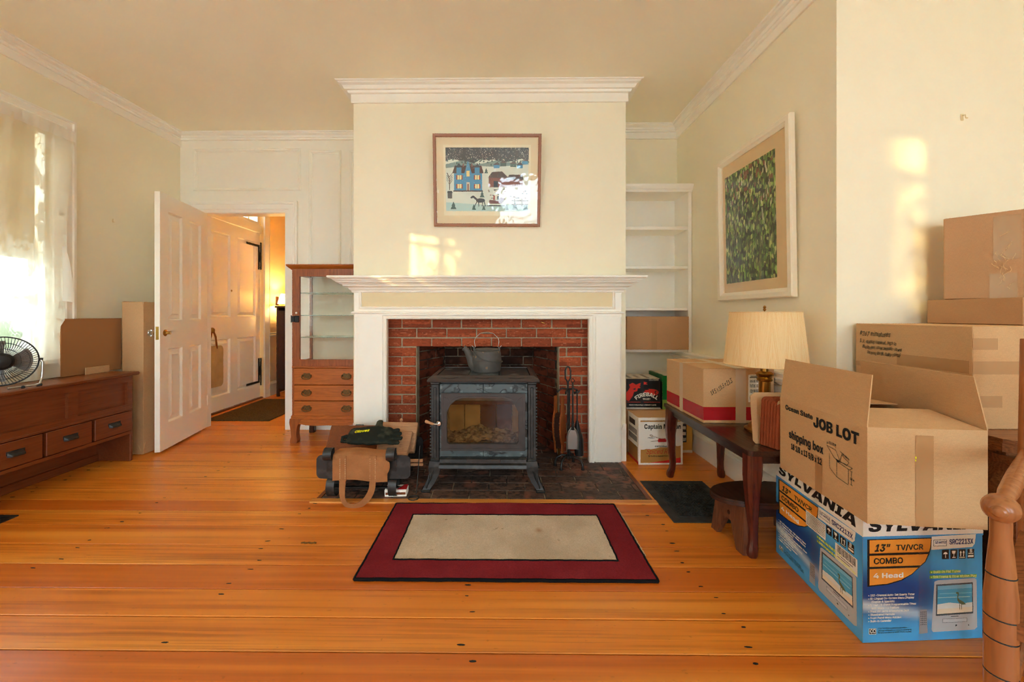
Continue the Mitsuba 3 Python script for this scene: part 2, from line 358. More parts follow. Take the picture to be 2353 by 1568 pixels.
wood('m_stool', (112, 70, 48), (92, 56, 40), (60, 36, 28), 'z', 1, .35, .4)
pr('m_navy', C(48, 50, 98), .5, .3)
pr('m_paleyellow', C(226, 226, 150), .5, .3)
def f_rug(p, n, uv):
    g = N_(p.x * 300, p.y * 300, 1); l = fbm(p.x * 7, p.y * 7, 2, 4)
    c = mix(C(136, 46, 52), C(108, 30, 36), l)
    return mix(mix(c, C(150, 62, 66), .4 * sst(.55, .75, fbm(p.x * 4 + 7, p.y * 4, 3, 3))), C(84, 20, 26), .4 * g)
pr('m_rug_red', f_rug, 1.0, .05, bump=lambda p, n, uv: .003 * N_(p.x * 260, p.y * 260, 3), bs=.001, sheen=.3)
def f_rug2(p, n, uv):
    g = N_(p.x * 300, p.y * 300, 1); l = fbm(p.x * 6, p.y * 6, 2, 4)
    c = mix(C(200, 182, 158), C(182, 164, 140), sst(.3, .75, l))
    c = mix(c, C(128, 104, 70), .6 * sst(.80, .90, fbm(p.x * 34, p.y * 34, 8, 3)))
    st = dr.exp(-(dr.square((p.x - .178) / .016) + dr.square((p.y - 1.93) / .02)))
    return mix(mix(c, C(150, 104, 48), .7 * st), C(138, 118, 94), .35 * g)
pr('m_rug_tan', f_rug2, 1.0, .05, bump=lambda p, n, uv: .003 * N_(p.x * 260, p.y * 260, 3), bs=.001, sheen=.3)
pr('m_binding', C(20, 19, 22), .95, .1)
pr('m_mat_brown', lambda p, n, uv: mix(C(96, 74, 44), C(62, 46, 28), N_(p.x * 150, p.y * 150, 1)), 1.0, .05)
pr('m_suede', lambda p, n, uv: mix(mix(C(170, 116, 74), C(142, 92, 56), fbm(p.x * 18, p.y * 18, p.z * 18, 3)), C(120, 76, 46), .3 * N_(p.x * 300, p.y * 300, p.z * 300)), .95, .1)
pr('m_thread', C(206, 176, 138), .9, .1)
pr('m_glove', lambda p, n, uv: mix(C(26, 30, 24), C(58, 58, 44), sst(.5, .8, fbm(p.x * 22, p.y * 22, p.z * 22, 3))), .8, .25)
pr('m_yellow', C(232, 226, 30), .6, .3)
pr('m_red', C(176, 34, 38), .5, .35)
pr('m_folder', lambda p, n, uv: mix(C(166, 84, 50), C(140, 66, 38), fbm(p.x * 20, p.y * 20, p.z * 20, 3)), .75, .2)
pr('m_manila', C(222, 190, 140), .8, .2)
pr('m_paper', C(238, 234, 224), .7, .2)
def f_shade(p, n, uv):
    a = dr.atan2(p.y - 2.0, p.x - 1.329) * 5.0
    z = (p.z - .95) * 3.0; q = dr.abs(a - dr.floor(a / 2.2 + .5) * 2.2)
    s = N_((q * .5 + z) * 3.0, (q - z * .8) * 30, 4)
    return mix(C(250, 222, 172), C(240, 202, 142), .75 * sst(.45, .75, s) + .2 * N_(a * 60, z * 60, 2))
scene['m_shade'] = {'type': 'principledthin', 'base_color': mikit.proc(f_shade), 'roughness': .8, 'diff_trans': .5, 'spec_trans': 0.0}
scene['m_hallshade'] = {'type': 'principledthin', 'base_color': rgb(C(245, 225, 180)), 'roughness': .8, 'diff_trans': 1.2, 'spec_trans': 0.0}
scene['m_blind'] = {'type': 'principledthin', 'base_color': rgb(C(206, 182, 140)), 'roughness': .8, 'diff_trans': .22, 'spec_trans': 0.0}
def lace_op(p, n, uv):
    u, v = (p.y + p.x * .4), p.z
    a, b, w = mikit.voronoi(u * 46 + 1.2 * dr.sin(v * 31), v * 40 + 1.2 * dr.sin(u * 27))
    line = sst(.22, .08, b - a) * (.35 + .65 * sst(.4, .6, fbm(u * 13, v * 11, 7, 2)))
    du = u - dr.floor(u / .17 + .5) * .17; dv = v - dr.floor(v / .21 + .5) * .21
    m1 = dr.abs(dr.abs(du) + dr.abs(dv - .022) - .017); m2 = dr.abs(dr.abs(du) + dr.abs(dv + .022) - .017)
    dia = sst(.006, .003, dr.minimum(m1, m2))
    flower = sst(.035, .02, dr.abs(dr.sqrt(dr.square(du * 1.0) + dr.square(dv)) - .05) + .02 * dr.abs(dr.sin(5 * dr.atan2(dv, du))))
    net = .32 + .55 * sst(.49, .58, fbm(u * 24, v * 12, 1, 3))
    return dr.minimum(dr.maximum(dr.maximum(net, line * .9), dr.maximum(dia, flower * .85)), 1.0)
scene['m_lace'] = {'type': 'mask', 'opacity': mikit.proc(lace_op), 'bsdf': {'type': 'principledthin', 'base_color': rgb(C(238, 232, 214)), 'roughness': .9, 'diff_trans': 1.1, 'spec_trans': 0.0}}
scene['m_lining'] = {'type': 'principledthin', 'base_color': rgb(C(240, 236, 226)), 'roughness': .9, 'diff_trans': .9, 'spec_trans': 0.0}
def f_garden(p, n, uv):
    u, v = p.y, p.z
    _, _, k = mikit.voronoi(u * 80 + .3 * v, v * 46); _, _, q = mikit.voronoi(u * 120 + 7, v * 30 + 3)
    z = sst(1.3, 2.0, v); big = fbm(u * 9, v * 5, 3, 3)
    c = mix(C(30, 42, 22), C(86, 128, 50), sst(.2, .55, k))
    c = mix(c, C(144, 180, 82), sst(.68, .74, k))
    c = mix(c, C(204, 210, 142), .9 * sst(.88, .90, k))
    c = mix(c, C(22, 30, 20), .8 * sst(.55, .70, 1 - q) * (1 - .5 * z) * sst(.3, .6, 1 - big + .25))
    c = mix(c, C(232, 228, 210), .9 * sst(.93, .95, q) * z)
    c = mix(c, C(128, 54, 44), .8 * sst(.86, .89, crand(dr.floor(u * 60), dr.floor(v * 40), 2)) * sst(1.55, 1.9, v))
    return mix(c, C(118, 120, 66), .7 * sst(.7, .8, N_(u * 85, v * 8, 6)) * (1 - z))
pr('m_garden', f_garden, .5, .3)
scene['m_colors'] = {'type': 'twosided', 'bsdf': {'type': 'principled', 'base_color': {'type': 'mesh_attribute', 'name': 'vertex_color'}, 'roughness': .4, 'specular': .4}}
pr('m_leaf', lambda p, n, uv: mix(C(70, 92, 44), C(44, 62, 30), N_(p.x * 6, p.y * 6, p.z * 6)), .8, .2)
pr('m_frame_pink', C(158, 112, 92), .4, .4)
pr('m_mat_cream', C(226, 212, 180), .8, .2)
pr('m_mat_tan', C(196, 168, 130), .8, .2)
pr('m_mount', C(226, 198, 156), .8, .2)
pr('m_frame_white', C(236, 226, 204), .5, .35)

# ------------------------------------------------------------------ the room
XL, YB, YBR, XR, YF, ZC = -3.02, 3.64, 3.52, 1.56, 1.845, 2.755
CX0, CX1, YC = -1.10, .902, 2.88                         # the chimney breast
REAR, XFAR = -2.6, 3.6
# floor: one plank per strip
fl = struct('floor', bx(-3.3, 3.8, -2.8, 7.2, -.06, -.021), 'm_dark')
for i, (a, b) in enumerate(zip(SEAMS[:-1], SEAMS[1:])):
    x0, x1 = -3.14, 3.7
    if a > 3.6: x1 = -1.5
    m = bx(x0, x1, a + .0018, b - .0018, -.02, rnd.uniform(-.0006, .0003), .002)
    fl.part('plank', m, 'm_floor')
nails = []
for X in (-2.86, -1.96, -1.09, -.12, .8, 1.7, 2.6):
    for a, b in zip(SEAMS[:-1], SEAMS[1:]):
        if a < .4 or a > 3.6: continue
        for y in (a + .03, b - .03):
            if rnd.random() < .12: continue
            x = X + rnd.uniform(-.03, .03); L, w = rnd.uniform(.007, .014), rnd.uniform(.002, .0042)
            q = affinity.rotate(affinity.scale(Point(0, 0).buffer(1, quad_segs=3), L, w), rnd.uniform(-8, 8))
            nails.append(ext(affinity.translate(q, x, y), .0001, .0004))
fl.part('nail_head', cat(nails), 'm_black', 'dark nail heads in rows across the planks', kind='stuff')
struct('ceiling', bx(-3.3, 3.8, -2.8, 3.9, ZC, ZC + .1), 'm_ceiling')
def wall_x(name, X0, X1, y0, y1, holes, mat, z1=ZC + .05):
    """A wall across x = const from y0 to y1 with holes (ya, yb, za, zb)."""
    g = sbox(y0, 0, y1, z1)
    for h in holes: g = g.difference(sbox(h[0], h[2], h[1], h[3]))
    m = ext(g, 0, abs(X1 - X0))
    return struct(name, xf(m, fr((min(X0, X1), 0, 0), (0, 1, 0), (0, 0, 1))), mat)
def wall_y(name, Y0, Y1, x0, x1, holes, mat, z1=ZC + .05):
    g = sbox(x0, 0, x1, z1)
    for h in holes: g = g.difference(sbox(h[0], h[2], h[1], h[3]))
    return struct(name, xf(ext(g, 0, abs(Y1 - Y0)), fr((0, max(Y0, Y1), 0), (1, 0, 0), (0, 0, 1))), mat)
W1 = (1.74, 2.588, .78, 2.29); W2 = (.10, .95, .78, 2.29); W3 = (-2.5, -1.55, .78, 2.55)
wl = wall_x('wall_left', XL - .14, XL, REAR, YB, [W1, W2, W3], 'm_wall')
R1, R2, R3 = (-2.9, -1.5, .45, 2.55), (-.15, 1.05, .45, 2.55), (1.85, 3.35, .45, 2.55)
wall_y('wall_rear', REAR - .14, REAR, XL - .14, XFAR + .14, [R1, R2, R3], 'm_wall')
wall_x('wall_far_right', XFAR, XFAR + .14, REAR, YF + .2, [], 'm_wall')
DX0, DX1, DZ = -2.8111, -2.0207, 2.0171
wb = wall_y('wall_back', YB, YB + .10, XL - .1, CX0 + .05, [(DX0, DX1, -.01, DZ)], 'm_panel')
wall_y('wall_alcove', YBR, YBR + .14, CX1 - .02, XR + .14, [], 'm_wall')
wall_x('wall_right', XR, XR + .14, YF, YBR + .05, [], 'm_wall')
wall_y('wall_front_right', YF, YF + .14, XR, XFAR + .1, [], 'm_wall')
# paneling on the back wall
pz = [(-2.8934, -1.8848, 2.2276, 2.6213), (-1.8074, -1.5064, .35, 2.6020), (-1.4251, CX0 - .004, .35, 2.6020)]
PROFP = [(0, -.002), (0, .006), (.008, .013), (.02, .010), (.026, .004), (.034, .003), (.034, -.002)]
for x0, x1, z0, z1 in pz:
    wb.part('panel_moulding', frame_ring(x1 - x0, z1 - z0, PROFP), 'm_panel', M=front(x0, YB, z0))
# crown mouldings: a flat band below a stepped cove
CROWN = [(0, -.115), (.012, -.115), (.012, -.058), (.022, -.055), (.026, -.043), (.034, -.041), (.040, -.026), (.058, -.018), (.064, -.010), (.074, -.008), (.078, 0), (0, 0)]
CROWN2 = [(0, -.060), (.022, -.058), (.026, -.045), (.034, -.043), (.040, -.028), (.058, -.018), (.064, -.010), (.074, -.008), (.078, 0), (0, 0)]
struct('trim_1', sweep([(XL, REAR), (XL, YB)], CROWN, -1, z=ZC), 'm_white', 'white crown moulding along the top of the left wall')
struct('trim_2', sweep([(XL, YB), (CX0, YB)], CROWN2, -1, z=ZC), 'm_white', 'white crown moulding above the paneled wall')
CROWN3 = [(0, -.128), (.014, -.128), (.014, -.066), (.03, -.062), (.036, -.048), (.05, -.045), (.062, -.024), (.08, -.016), (.086, -.008), (.096, -.006), (.100, 0), (0, 0)]
struct('trim_3', sweep([(CX0, YB), (CX0, YC), (CX1, YC), (CX1, YBR)], CROWN3, -1, z=ZC), 'm_white', 'white crown moulding around the chimney breast')
struct('trim_4', sweep([(CX1, YBR), (XR, YBR), (XR, YF), (XFAR, YF)], CROWN, -1, z=ZC), 'm_white', 'white crown moulding over the alcove and the right wall')
# wainscot, chair rail and baseboard of the alcove
struct('wall_wainscot', bx(XR - .045, XR, YF, YBR, 0, .70), 'm_white')
RAIL = [(0, .69), (.052, .69), (.055, .70), (.066, .705), (.07, .725), (.062, .732), (.064, .752), (.058, .76), (0, .76)]
struct('trim_5', sweep([(XR, YF), (XR, YBR)], RAIL, 1), 'm_white', 'white chair rail along the right wall')
BASE = [(0, 0), (.022, 0), (.022, .135), (.016, .15), (.008, .16), (0, .165)]
struct('baseboard_right', sweep([(XR - .045, YF), (XR - .045, YBR)], BASE, 1), 'm_white')
struct('baseboard_alcove', sweep([(XR, YBR), (CX1, YBR)], BASE, 1), 'm_white')
struct('baseboard_left', sweep([(XL, REAR), (XL, YB)], BASE, -1), 'm_white')
struct('baseboard_back', sweep([(DX1 + .11, YB), (CX0, YB)], BASE, -1), 'm_white')
struct('baseboard_front_right', sweep([(XR, YF), (XFAR, YF)], BASE, -1), 'm_white')
# door casing
CAS = [(0, 0), (0, .022), (.03, .022), (.033, .028), (.075, .028), (.08, .034), (.096, .034), (.10, .028), (.11, .026), (.11, 0)]
def casing(name, x0, x1, z1, M, mat, w=CAS, label=None):
    """Two legs and a head around an opening, in local xy of M (z = out of the wall)."""
    pth = [(x0, 0), (x0, z1), (x1, z1), (x1, 0)]
    return struct(name, xf(sweep(pth, w, 1), M), mat, label)
casing('trim_6', DX0, DX1, DZ, front(0, YB, 0), 'm_white', label='white moulded casing around the open doorway')
jb = [bx(DX0 - .001, DX0 + .004, YB - .002, YB + .104, 0, DZ), bx(DX1 - .004, DX1 + .001, YB - .002, YB + .104, 0, DZ), bx(DX0, DX1, YB - .002, YB + .104, DZ - .004, DZ + .001)]
struct('trim_7', cat(jb), 'm_white', 'white jambs lining the doorway')
# a small metal bracket and wall plates
single('wall_hook', cat([bx(-.006, .006, -.016, .016, 0, .003, .001), tube([(0, .008, .002), (0, .006, .014), (0, -.01, .016), (0, -.014, .024)], .0022, 6)]), 'm_tanpaint', 'small painted hook on the bright right wall', 'hook', front(2.1386, YF, 1.9913))
single('wall_bracket', cat([bx(-.005, .005, -.014, .014, 0, .003, .001), bx(-.004, .006, -.014, -.009, 0, .01, .001)]), 'm_tanpaint', 'tiny painted bracket on the left wall between window and door', 'bracket', onleft(XL, 3.0049, 1.7996))

# ------------------------------------------------------------------ windows
def window(name, M, u0, u1, z0, z1, cols, glass, depth=.10, casing_w=.12):
    """A double-hung window; M maps local x along the wall, y up, z into the room; the wall is .14 thick."""
    w = struct(name); w.M = M
    out = [(0, 0), (0, .024), (.02, .03), (.06, .03), (.066, .036), (casing_w - .02, .036), (casing_w - .014, .044), (casing_w, .044), (casing_w, 0)]
    w.part('casing', sweep([(u0, z0), (u0, z1), (u1, z1), (u1, z0)], out, 1), 'm_white')
    w.part('sill', bx(u0 - casing_w, u1 + casing_w, z0 - .035, z0, -.1, .048, .006), 'm_white')
    fr_ = sbox(u0, z0, u1, z1).difference(sbox(u0 + .03, z0 + .03, u1 - .03, z1 - .03))
    w.part('frame', ext(fr_, -.139, -.002), 'm_white')
    zm = (z0 + z1) / 2
    for k, (a, b, d) in enumerate(((z0 + .03, zm + .02, -.06), (zm - .02, z1 - .03, -.10))):
        g = sbox(u0 + .03, a, u1 - .03, b); W, Hh = u1 - u0 - .06, b - a
        iw, ih = (W - .09 - .02 * (cols - 1)) / cols, (Hh - .09 - .02) / 2
        for i in range(cols):
            for j in range(2):
                x, y = u0 + .075 + i * (iw + .02), a + .045 + j * (ih + .02)
                g = g.difference(sbox(x, y, x + iw, y + ih))
        w.part('sash', ext(g, d - .035, d), 'm_white')
        if glass:
            w.part('pane', flat(sbox(u0 + .05, a + .02, u1 - .05, b - .02), d - .018), 'm_glass', 'clear window glass')
    return w
window('window_1', onleft(XL, 0, 0), *W1, 3, True)
window('window_2', onleft(XL, 0, 0), *W2, 3, False)
window('window_3', onleft(XL, 0, 0), *W3, 3, False)
MR = fr((0, REAR, 0), (-1, 0, 0), (0, 0, 1))
for i, R in enumerate((R1, R2, R3)): window('window_%d' % (4 + i), MR, -R[1], -R[0], R[2], R[3], 3, False)

# lace curtains and roller shades of the two left windows
EDGE = [(2.30, 2.645), (1.95, 2.62), (1.60, 2.60), (1.20, 2.585), (1.12, 2.592), (1.03, 2.59), (1.0, 2.565), (.93, 2.56), (.66, 2.565)]
def curtain(y_shift, edge, label):
    zs, es = np.array([e[0] for e in edge])[::-1], np.array([e[1] for e in edge])[::-1]
    def fn(u, v):
        z = .66 + v * (2.285 - .66) + (.028 * 0)
        y1 = np.interp(z, zs, es); y = 1.60 + u * (y1 - 1.60)
        fold = .016 * np.sin(u * 39 + .7 * np.sin(v * 3)) + .010 * np.sin(u * 17 + 1 + v)
        return np.stack([XL + .085 + fold * (.6 + .4 * (1 - v)), y + y_shift, z], 1)
    t = thing('lace_curtain', label, 'curtain')
    t.part('lace_panel', grid(fn, 140, 40), 'm_lace', smooth=True)
    t.part('heading', grid(lambda u, v: np.stack([XL + .1 + .0015 * np.sin(u * 120), 1.60 + u * 1.05 + y_shift, 2.245 + .07 * v + .002 * np.sin(u * 90)], 1), 160, 3), 'm_lining', smooth=True)
    t.part('rod', cyl((XL + .088, 1.60 + y_shift, 2.28), (XL + .088, 2.64 + y_shift, 2.28), .004, n=8), 'm_brass')
    return t
c1 = curtain(0, EDGE, 'white lace curtain hanging over the bright left window')
curtain(-1.64, EDGE, 'white lace curtain over the second left window')
curtain(-4.12, EDGE, 'white lace curtain added out of view over the rearmost left window to soften the sun')  # unseen, added to weaken and dapple the sun patch on the right
def lining(u, v):
    z = 1.1626 * (1 - v) + 1.5363 * v
    out = np.sqrt(np.clip(1 - v ** 2, 0, 1))
    return np.stack([XL + .09 + .045 * u * out + .012 * np.sin(u * 3) * (1 - v), 2.576 + .022 * u * out + .008 * (1 - v) * u, z - .012 * u * (1 - v)], 1)
c1.part('loose_flap', grid(lining, 14, 20), 'm_lining', 'plain white cloth flap bulging out past the lace', smooth=True)
def shade(y0, y1, zb, label):
    t = thing('roller_shade', label, 'window shade')
    t.part('cloth', grid(lambda u, v: np.stack([XL - .02 + 0 * u, y0 + u * (y1 - y0), zb + v * (2.27 - zb)], 1), 3, 3), 'm_blind')
    t.part('hem_bar', bx(XL - .026, XL - .014, y0, y1, zb - .012, zb + .012, .004), 'm_tanpaint')
    t.part('roller', cyl((XL - .03, y0 - .01, 2.262), (XL - .03, y1 + .01, 2.262), .016, n=12), 'm_tanpaint')
shade(1.775, 2.515, 1.44, 'tan roller shade half drawn behind the lace of the left window')
shade(.13, .92, 1.95, 'tan roller shade added out of view at the top of the second left window to trim the sun')  # unseen, added to cut off the top of the chimney sun patch
# hedges outside; the far row is added, unseen, to shape the low sun
def hedge(y0, y1, h, label, x=-12.0, w=.10):
    n = int((y1 - y0) * 5) + 2
    def side(u, v):
        y = y0 + u * (y1 - y0); a = v * 2 * math.pi
        k = 1 + .10 * (meshkit.fbm(np.stack([y * 2, np.cos(a) * 2, np.sin(a) * 2 + 5], 1), 3) - .5)
        sg = lambda q: np.sign(q) * np.abs(q) ** .5
        return np.stack([x + sg(np.cos(a)) * w * k, y, h / 2 + sg(np.sin(a)) * h / 2 * k], 1)
    m = grid(side, n, 32)
    caps = [(np.vstack([m[0][i * 32:(i + 1) * 32], [[x, yy, h / 2]]]), np.array([(32, j, (j + 1) % 32) for j in range(32)])) for i, yy in ((0, y0), (n - 1, y1))]
    single('hedge', cat([m] + caps), 'm_leaf', label, 'hedge', smooth=40)
hedge(-22, -9.95, 6.5, 'longest tall clipped hedge outside the house')
hedge(-9.68, -6.90, 6.5, 'tall short hedge outside between two low ones')
hedge(-6.46, -2.0, 6.5, 'tall hedge outside across from the left window')
hedge(.6, 9.0, 1.0, 'low clipped hedge just outside the left window', -5.6, .5)
hedge(-9.93, -9.7, 2.7, 'higher of the two low hedges outside')
hedge(-6.88, -6.48, 2.6, 'lower of the two low hedges outside')

# ------------------------------------------------------------------ chimney breast, brick surround, firebox
YBK = -0.0001 * 0 + 2.932
FX0, FX1, FZ = -0.6465, 0.4195, 0.8339
BX0, BX1, BZ = -0.8691, 0.6402, 1.0392
g = sbox(CX0, 0, CX1, ZC + .02).difference(sbox(BX0 - .004, -.1, BX1 + .004, BZ + .004))
ch = struct('wall_chimney', xf(ext(g, 0, .05), fr((0, YC + .05, 0), (1, 0, 0), (0, 0, 1))), 'm_wall')
ch.part('side', cat([bx(CX0, CX0 + .05, YC + .05, YB, 0, ZC), bx(CX1 - .05, CX1, YC + .05, YBR, 0, ZC)]), 'm_wall')
# mortar bed with the firebox hole, then one brick after the other
fb = struct('fireplace', xf(ext(sbox(BX0 - .03, 0, BX1 + .03, BZ + .03).difference(sbox(FX0, -.1, FX1, FZ)), 0, .10), fr((0, YBK + .105, 0), (1, 0, 0), (0, 0, 1))), 'm_mortar', 'red brick surround and firebox of the fireplace')
PIT, LEN, JT = .0712, .2245, .0085
def brick(node, x0, x1, z0, z1, mat='m_brick', M=None):
    if x1 - x0 < .02: return
    j = rnd.uniform(-.0025, .0025); e = lambda: rnd.uniform(-.0015, .0015)
    node.part('brick', bx(x0 + JT / 2 + e(), x1 - JT / 2 + e(), z0 + JT / 2 + e(), z1 - JT / 2 + e(), -.09, .006 + j, .004), mat, M=M)
rows = int(BZ / PIT) + 1
for r in range(-1, rows + 1):
    zt = BZ - r * PIT; zb = max(zt - PIT, .0)
    if r < 0 or zt < .02: continue
    off = 0 if r % 2 else -LEN / 2
    x = BX0 + off
    while x < BX1:
        a, b = max(x, BX0), min(x + LEN, BX1)
        if zt <= FZ + .03:
            if a < FX0: brick(fb, a, min(b, FX0), zb, zt, M=front(0, YBK + .006, 0))
            if b > FX1: brick(fb, max(a, FX1), b, zb, zt, M=front(0, YBK + .006, 0))
        else: brick(fb, a, b, zb, zt, M=front(0, YBK + .006, 0))
        x += LEN
# firebox: splayed cheeks, back, dark throat
GX0, GX1, GY = -0.4974, 0.2609, 3.36
fbx = cat([bx(FX0 - .3, FX1 + .3, GY + .10, GY + .14, 0, 1.1), bx(FX0 - .3, FX1 + .3, YBK + .1, GY + .14, FZ + .25, FZ + .3), bx(FX0 - .34, FX0 - .3, YBK + .09, GY + .14, 0, 1.1), bx(FX1 + .3, FX1 + .34, YBK + .09, GY + .14, 0, 1.1), bx(FX0, FX1, YBK + .006, YBK + .13, FZ, FZ + .02)])
fb.part('lining', fbx, 'm_mortar_dark', 'sooty inside of the firebox')
def brick_wall(p0, p1, h, start, mat='m_cheek_brick'):
    u = np.array([p1[0] - p0[0], p1[1] - p0[1], 0.0]); L = np.linalg.norm(u)
    M = fr((p0[0], p0[1], 0), u, (0, 0, 1))
    fb.part('mortar', bx(0, L, 0, h, -.06, -.002), 'm_mortar_dark', M=M)
    for r in range(int(h / PIT) + 1):
        x = -(LEN / 2 if (r + start) % 2 else 0)
        while x < L:
            a, b = max(x, 0), min(x + LEN, L); z1 = min((r + 1) * PIT, h)
            if b - a > .03 and z1 - r * PIT > .03:
                e = rnd.uniform(-.002, .002)
                fb.part('brick', bx(a + JT / 2, b - JT / 2, r * PIT + JT / 2, z1 - JT / 2, -.05, .003 + e, .004), mat, M=M)
            x += LEN
brick_wall((FX0, YBK + .1), (GX0, GY), FZ + .1, 0)
brick_wall((GX0, GY), (GX1, GY), FZ + .25, 1, 'm_soot_brick')
brick_wall((GX1, GY), (FX1, YBK + .1), FZ + .1, 0)
# brass hook on the brick lintel
single('lintel_hook', cat([cyl((0, 0, -.004), (0, 0, .02), .003, n=8), tube([(-.012, .006, .014), (0, 0, .018), (.014, -.004, .02), (.018, -.009, .024)], .0028, 6)]), 'm_brass', 'small brass hook on the bricks above the kettle', 'hook', front(0.2992, YBK, 1.0098))

# ------------------------------------------------------------------ mantel
mt = thing('fireplace_mantel', 'white painted fireplace mantel with tan frieze panel around the brick', 'mantel')
YLEG = 2.837; LX0, LX1 = -1.0789, 0.8579; LI0, LI1 = -0.8389, 0.6211
ZS = 1.3430; ZL = 1.0593
for a, b in ((LX0, LI0 - .03), (LI1 + .03, LX1)):
    mt.part('pilaster', cat([bx(a, b, YLEG, YC + .002, 0, ZL + .03, .002), bx(a + .02, b - .008, YLEG - .007, YLEG + .002, 0, ZL, .002)]), 'm_white')
ARC = [(0, -.03), (0, .012), (.006, .016), (.012, .012), (.022, .014), (.030, .02), (.036, .02), (.040, .006), (.040, -.03)]
mt.part('architrave', xf(sweep([(LI0, 0), (LI0, BZ), (LI1, BZ), (LI1, 0)], ARC, 1), front(0, YLEG, 0)), 'm_white')
FRZ0, FRZ1 = 1.0781, 1.2849
mt.part('frieze', bx(LX0, LX1, YLEG - .004, YC, ZL - .01, FRZ1 + .04, .002), 'm_white')
px0, px1, pz0, pz1 = -1.0255, 0.7932, 1.1253, 1.2354
mt.part('frieze_panel', bx(px0, px1, YLEG - .007, YLEG - .002, pz0, pz1), 'm_tanpaint', 'inset panel painted tan')
mt.part('panel_moulding', frame_ring(px1 - px0, pz1 - pz0, [(-.016, -.002), (-.016, .008), (-.006, .012), (0, .010), (.004, .004), (.004, -.002)]), 'm_white', M=front(px0, YLEG - .005, pz0))
mt.part('necking', sweep([(LX0, YC), (LX0, YLEG), (LX1, YLEG), (LX1, YC)], [(0, 0), (.012, .002), (.018, .008), (.018, .014), (.008, .018), (0, .02)], -1, z=1.0750), 'm_white')
CORN = [(0, -.115), (.012, -.112), (.016, -.098), (.026, -.092), (.034, -.078), (.060, -.068), (.064, -.058), (.075, -.056), (.085, -.048), (.098, -.044), (.104, -.034), (.112, -.03), (.118, -.020), (.140, -.017), (.144, -.010), (.144, -.002), (.140, 0), (0, 0)]
mt.part('cornice', sweep([(LX0, YC), (LX0, YLEG), (LX1, YLEG), (LX1, YC)], [(d * .98, z) for d, z in CORN], -1, z=ZS), 'm_white')
BASEC = [(0, 0), (.05, 0), (.05, .22), (.046, .235), (.03, .245), (.022, .262), (.022, .27), (0, .272)]
struct('baseboard_chimney_left', sweep([(CX0, YB), (CX0, YLEG + .03)], BASEC, 1), 'm_white')
struct('baseboard_chimney_right', sweep([(CX1, YLEG + .03), (CX1, YBR)], BASEC, 1), 'm_white')

# ------------------------------------------------------------------ hearth
HX0, HX1, HY0, HY1 = -1.055, .835, 2.262, 3.04
he = struct('hearth', bx(HX0, HX1, HY0, GY + .1, -.01, .003), 'm_mortar_dark', 'dark worn brick hearth under the stove')
y = HY0; r = 0; RH = .107
while y < GY:
    x0, x1 = HX0, HX1
    if y > 2.86: x0, x1 = FX0 - .02, FX1 + .02
    x = x0 - (.11 if r % 2 else 0) - .03
    while x < x1:
        a, b = max(x, x0), min(x + .222, x1)
        if b - a > .025:
            e = rnd.uniform(-.001, .0012)
            he.part('brick', bx(a + .004, b - .004, y + .004, min(y + RH, GY + .09) - .004, -.02, .0065 + e, .002), 'm_hearth')
        x += .222
    y += RH; r += 1
he.part('border', cat([bx(HX0 - .045, HX1 + .045, HY0 - .048, HY0 - .002, -.005, .008, .003)]), 'm_strip', 'pale worn wooden strip along the front edge')
he.part('border', bx(HX0 - .028, HX0 - .002, HY0 - .002, 2.84, -.005, .006, .002), 'm_bench')
he.part('border', bx(HX1 + .002, HX1 + .028, HY0 - .002, 2.84, -.005, .006, .002), 'm_bench')

# ------------------------------------------------------------------ wood stove
SX, SY = -.117, 2.38
st = thing('wood_stove', 'dark cast iron and gray soapstone wood stove on curved legs in front of the firebox', 'stove')
SYB = 2.75
bx0, bx1 = -0.4372, 0.2033
st.part('body', cat([bx(bx0 + .03, bx1 - .03, 2.66, SYB, .15, .66, .004), bx(bx0 + .03, bx1 - .03, SY + .03, SYB, .15, .22, .004), bx(bx0 + .03, bx1 - .03, SY + .03, SYB, .60, .66, .004), bx(bx0 + .03, bx0 + .06, SY + .03, SYB, .2, .62, .004), bx(bx1 - .06, bx1 - .03, SY + .03, SYB, .2, .62, .004)]), 'm_iron')
# soapstone cladding on the front, one slab after the other
dz0, dz1 = 0.2481, 0.5957; dx0, dx1 = -0.3720, 0.1367; zb0, zb1 = 0.1849, 0.6484
sx0, sx1 = bx0 + .052, bx1 - .052; mid = (dx0 + dx1) / 2
for a, b, c, d in ((sx0, mid, dz1 - .005, zb1), (mid, sx1, dz1 - .005, zb1), (sx0, mid, zb0, dz0 + .005), (mid, sx1, zb0, dz0 + .005), (sx0, dx0 + .01, dz0 + .006, dz1 - .006), (dx1 - .01, sx1, dz0 + .15, dz1 - .006), (dx1 - .01, sx1, dz0 + .006, dz0 + .148)):
    st.part('stone_panel', bx(a + .001, b - .001, SY + .004, SY + .04, c, d, .002), 'm_soapstone', 'veined gray soapstone slab')
for s, xx in ((1, bx1), (-1, bx0)):
    st.part('side_panel', bx(xx - s * .03, xx - s * .012, SY + .05, SYB - .05, .19, .64, .004), 'm_soapstone_dark')
    x = xx - s * .026
    colm = [bx(x - .026, x + .026, SY - .002, SY + .05, .16, .66, .004), bx(x - .009, x + .009, SY - .008, SY + .002, .2, .63, .003), bx(x - .03, x + .03, SY - .01, SY + .06, .175, .20, .006), bx(x - .03, x + .03, SY - .012, SY + .06, .645, .665, .006)]
    for q in range(22):
        m = trimesh.creation.icosphere(subdivisions=1, radius=.0075); colm.append((np.array(m.vertices) + [x + s * .027, SY + .004, .215 + q * .0195], np.array(m.faces)))
    st.part('corner_post', cat(colm), 'm_iron', 'beaded iron corner post')
    st.part('corner_post', bx(x - .026, x + .026, SYB - .03, SYB + .01, .16, .66, .004), 'm_iron')
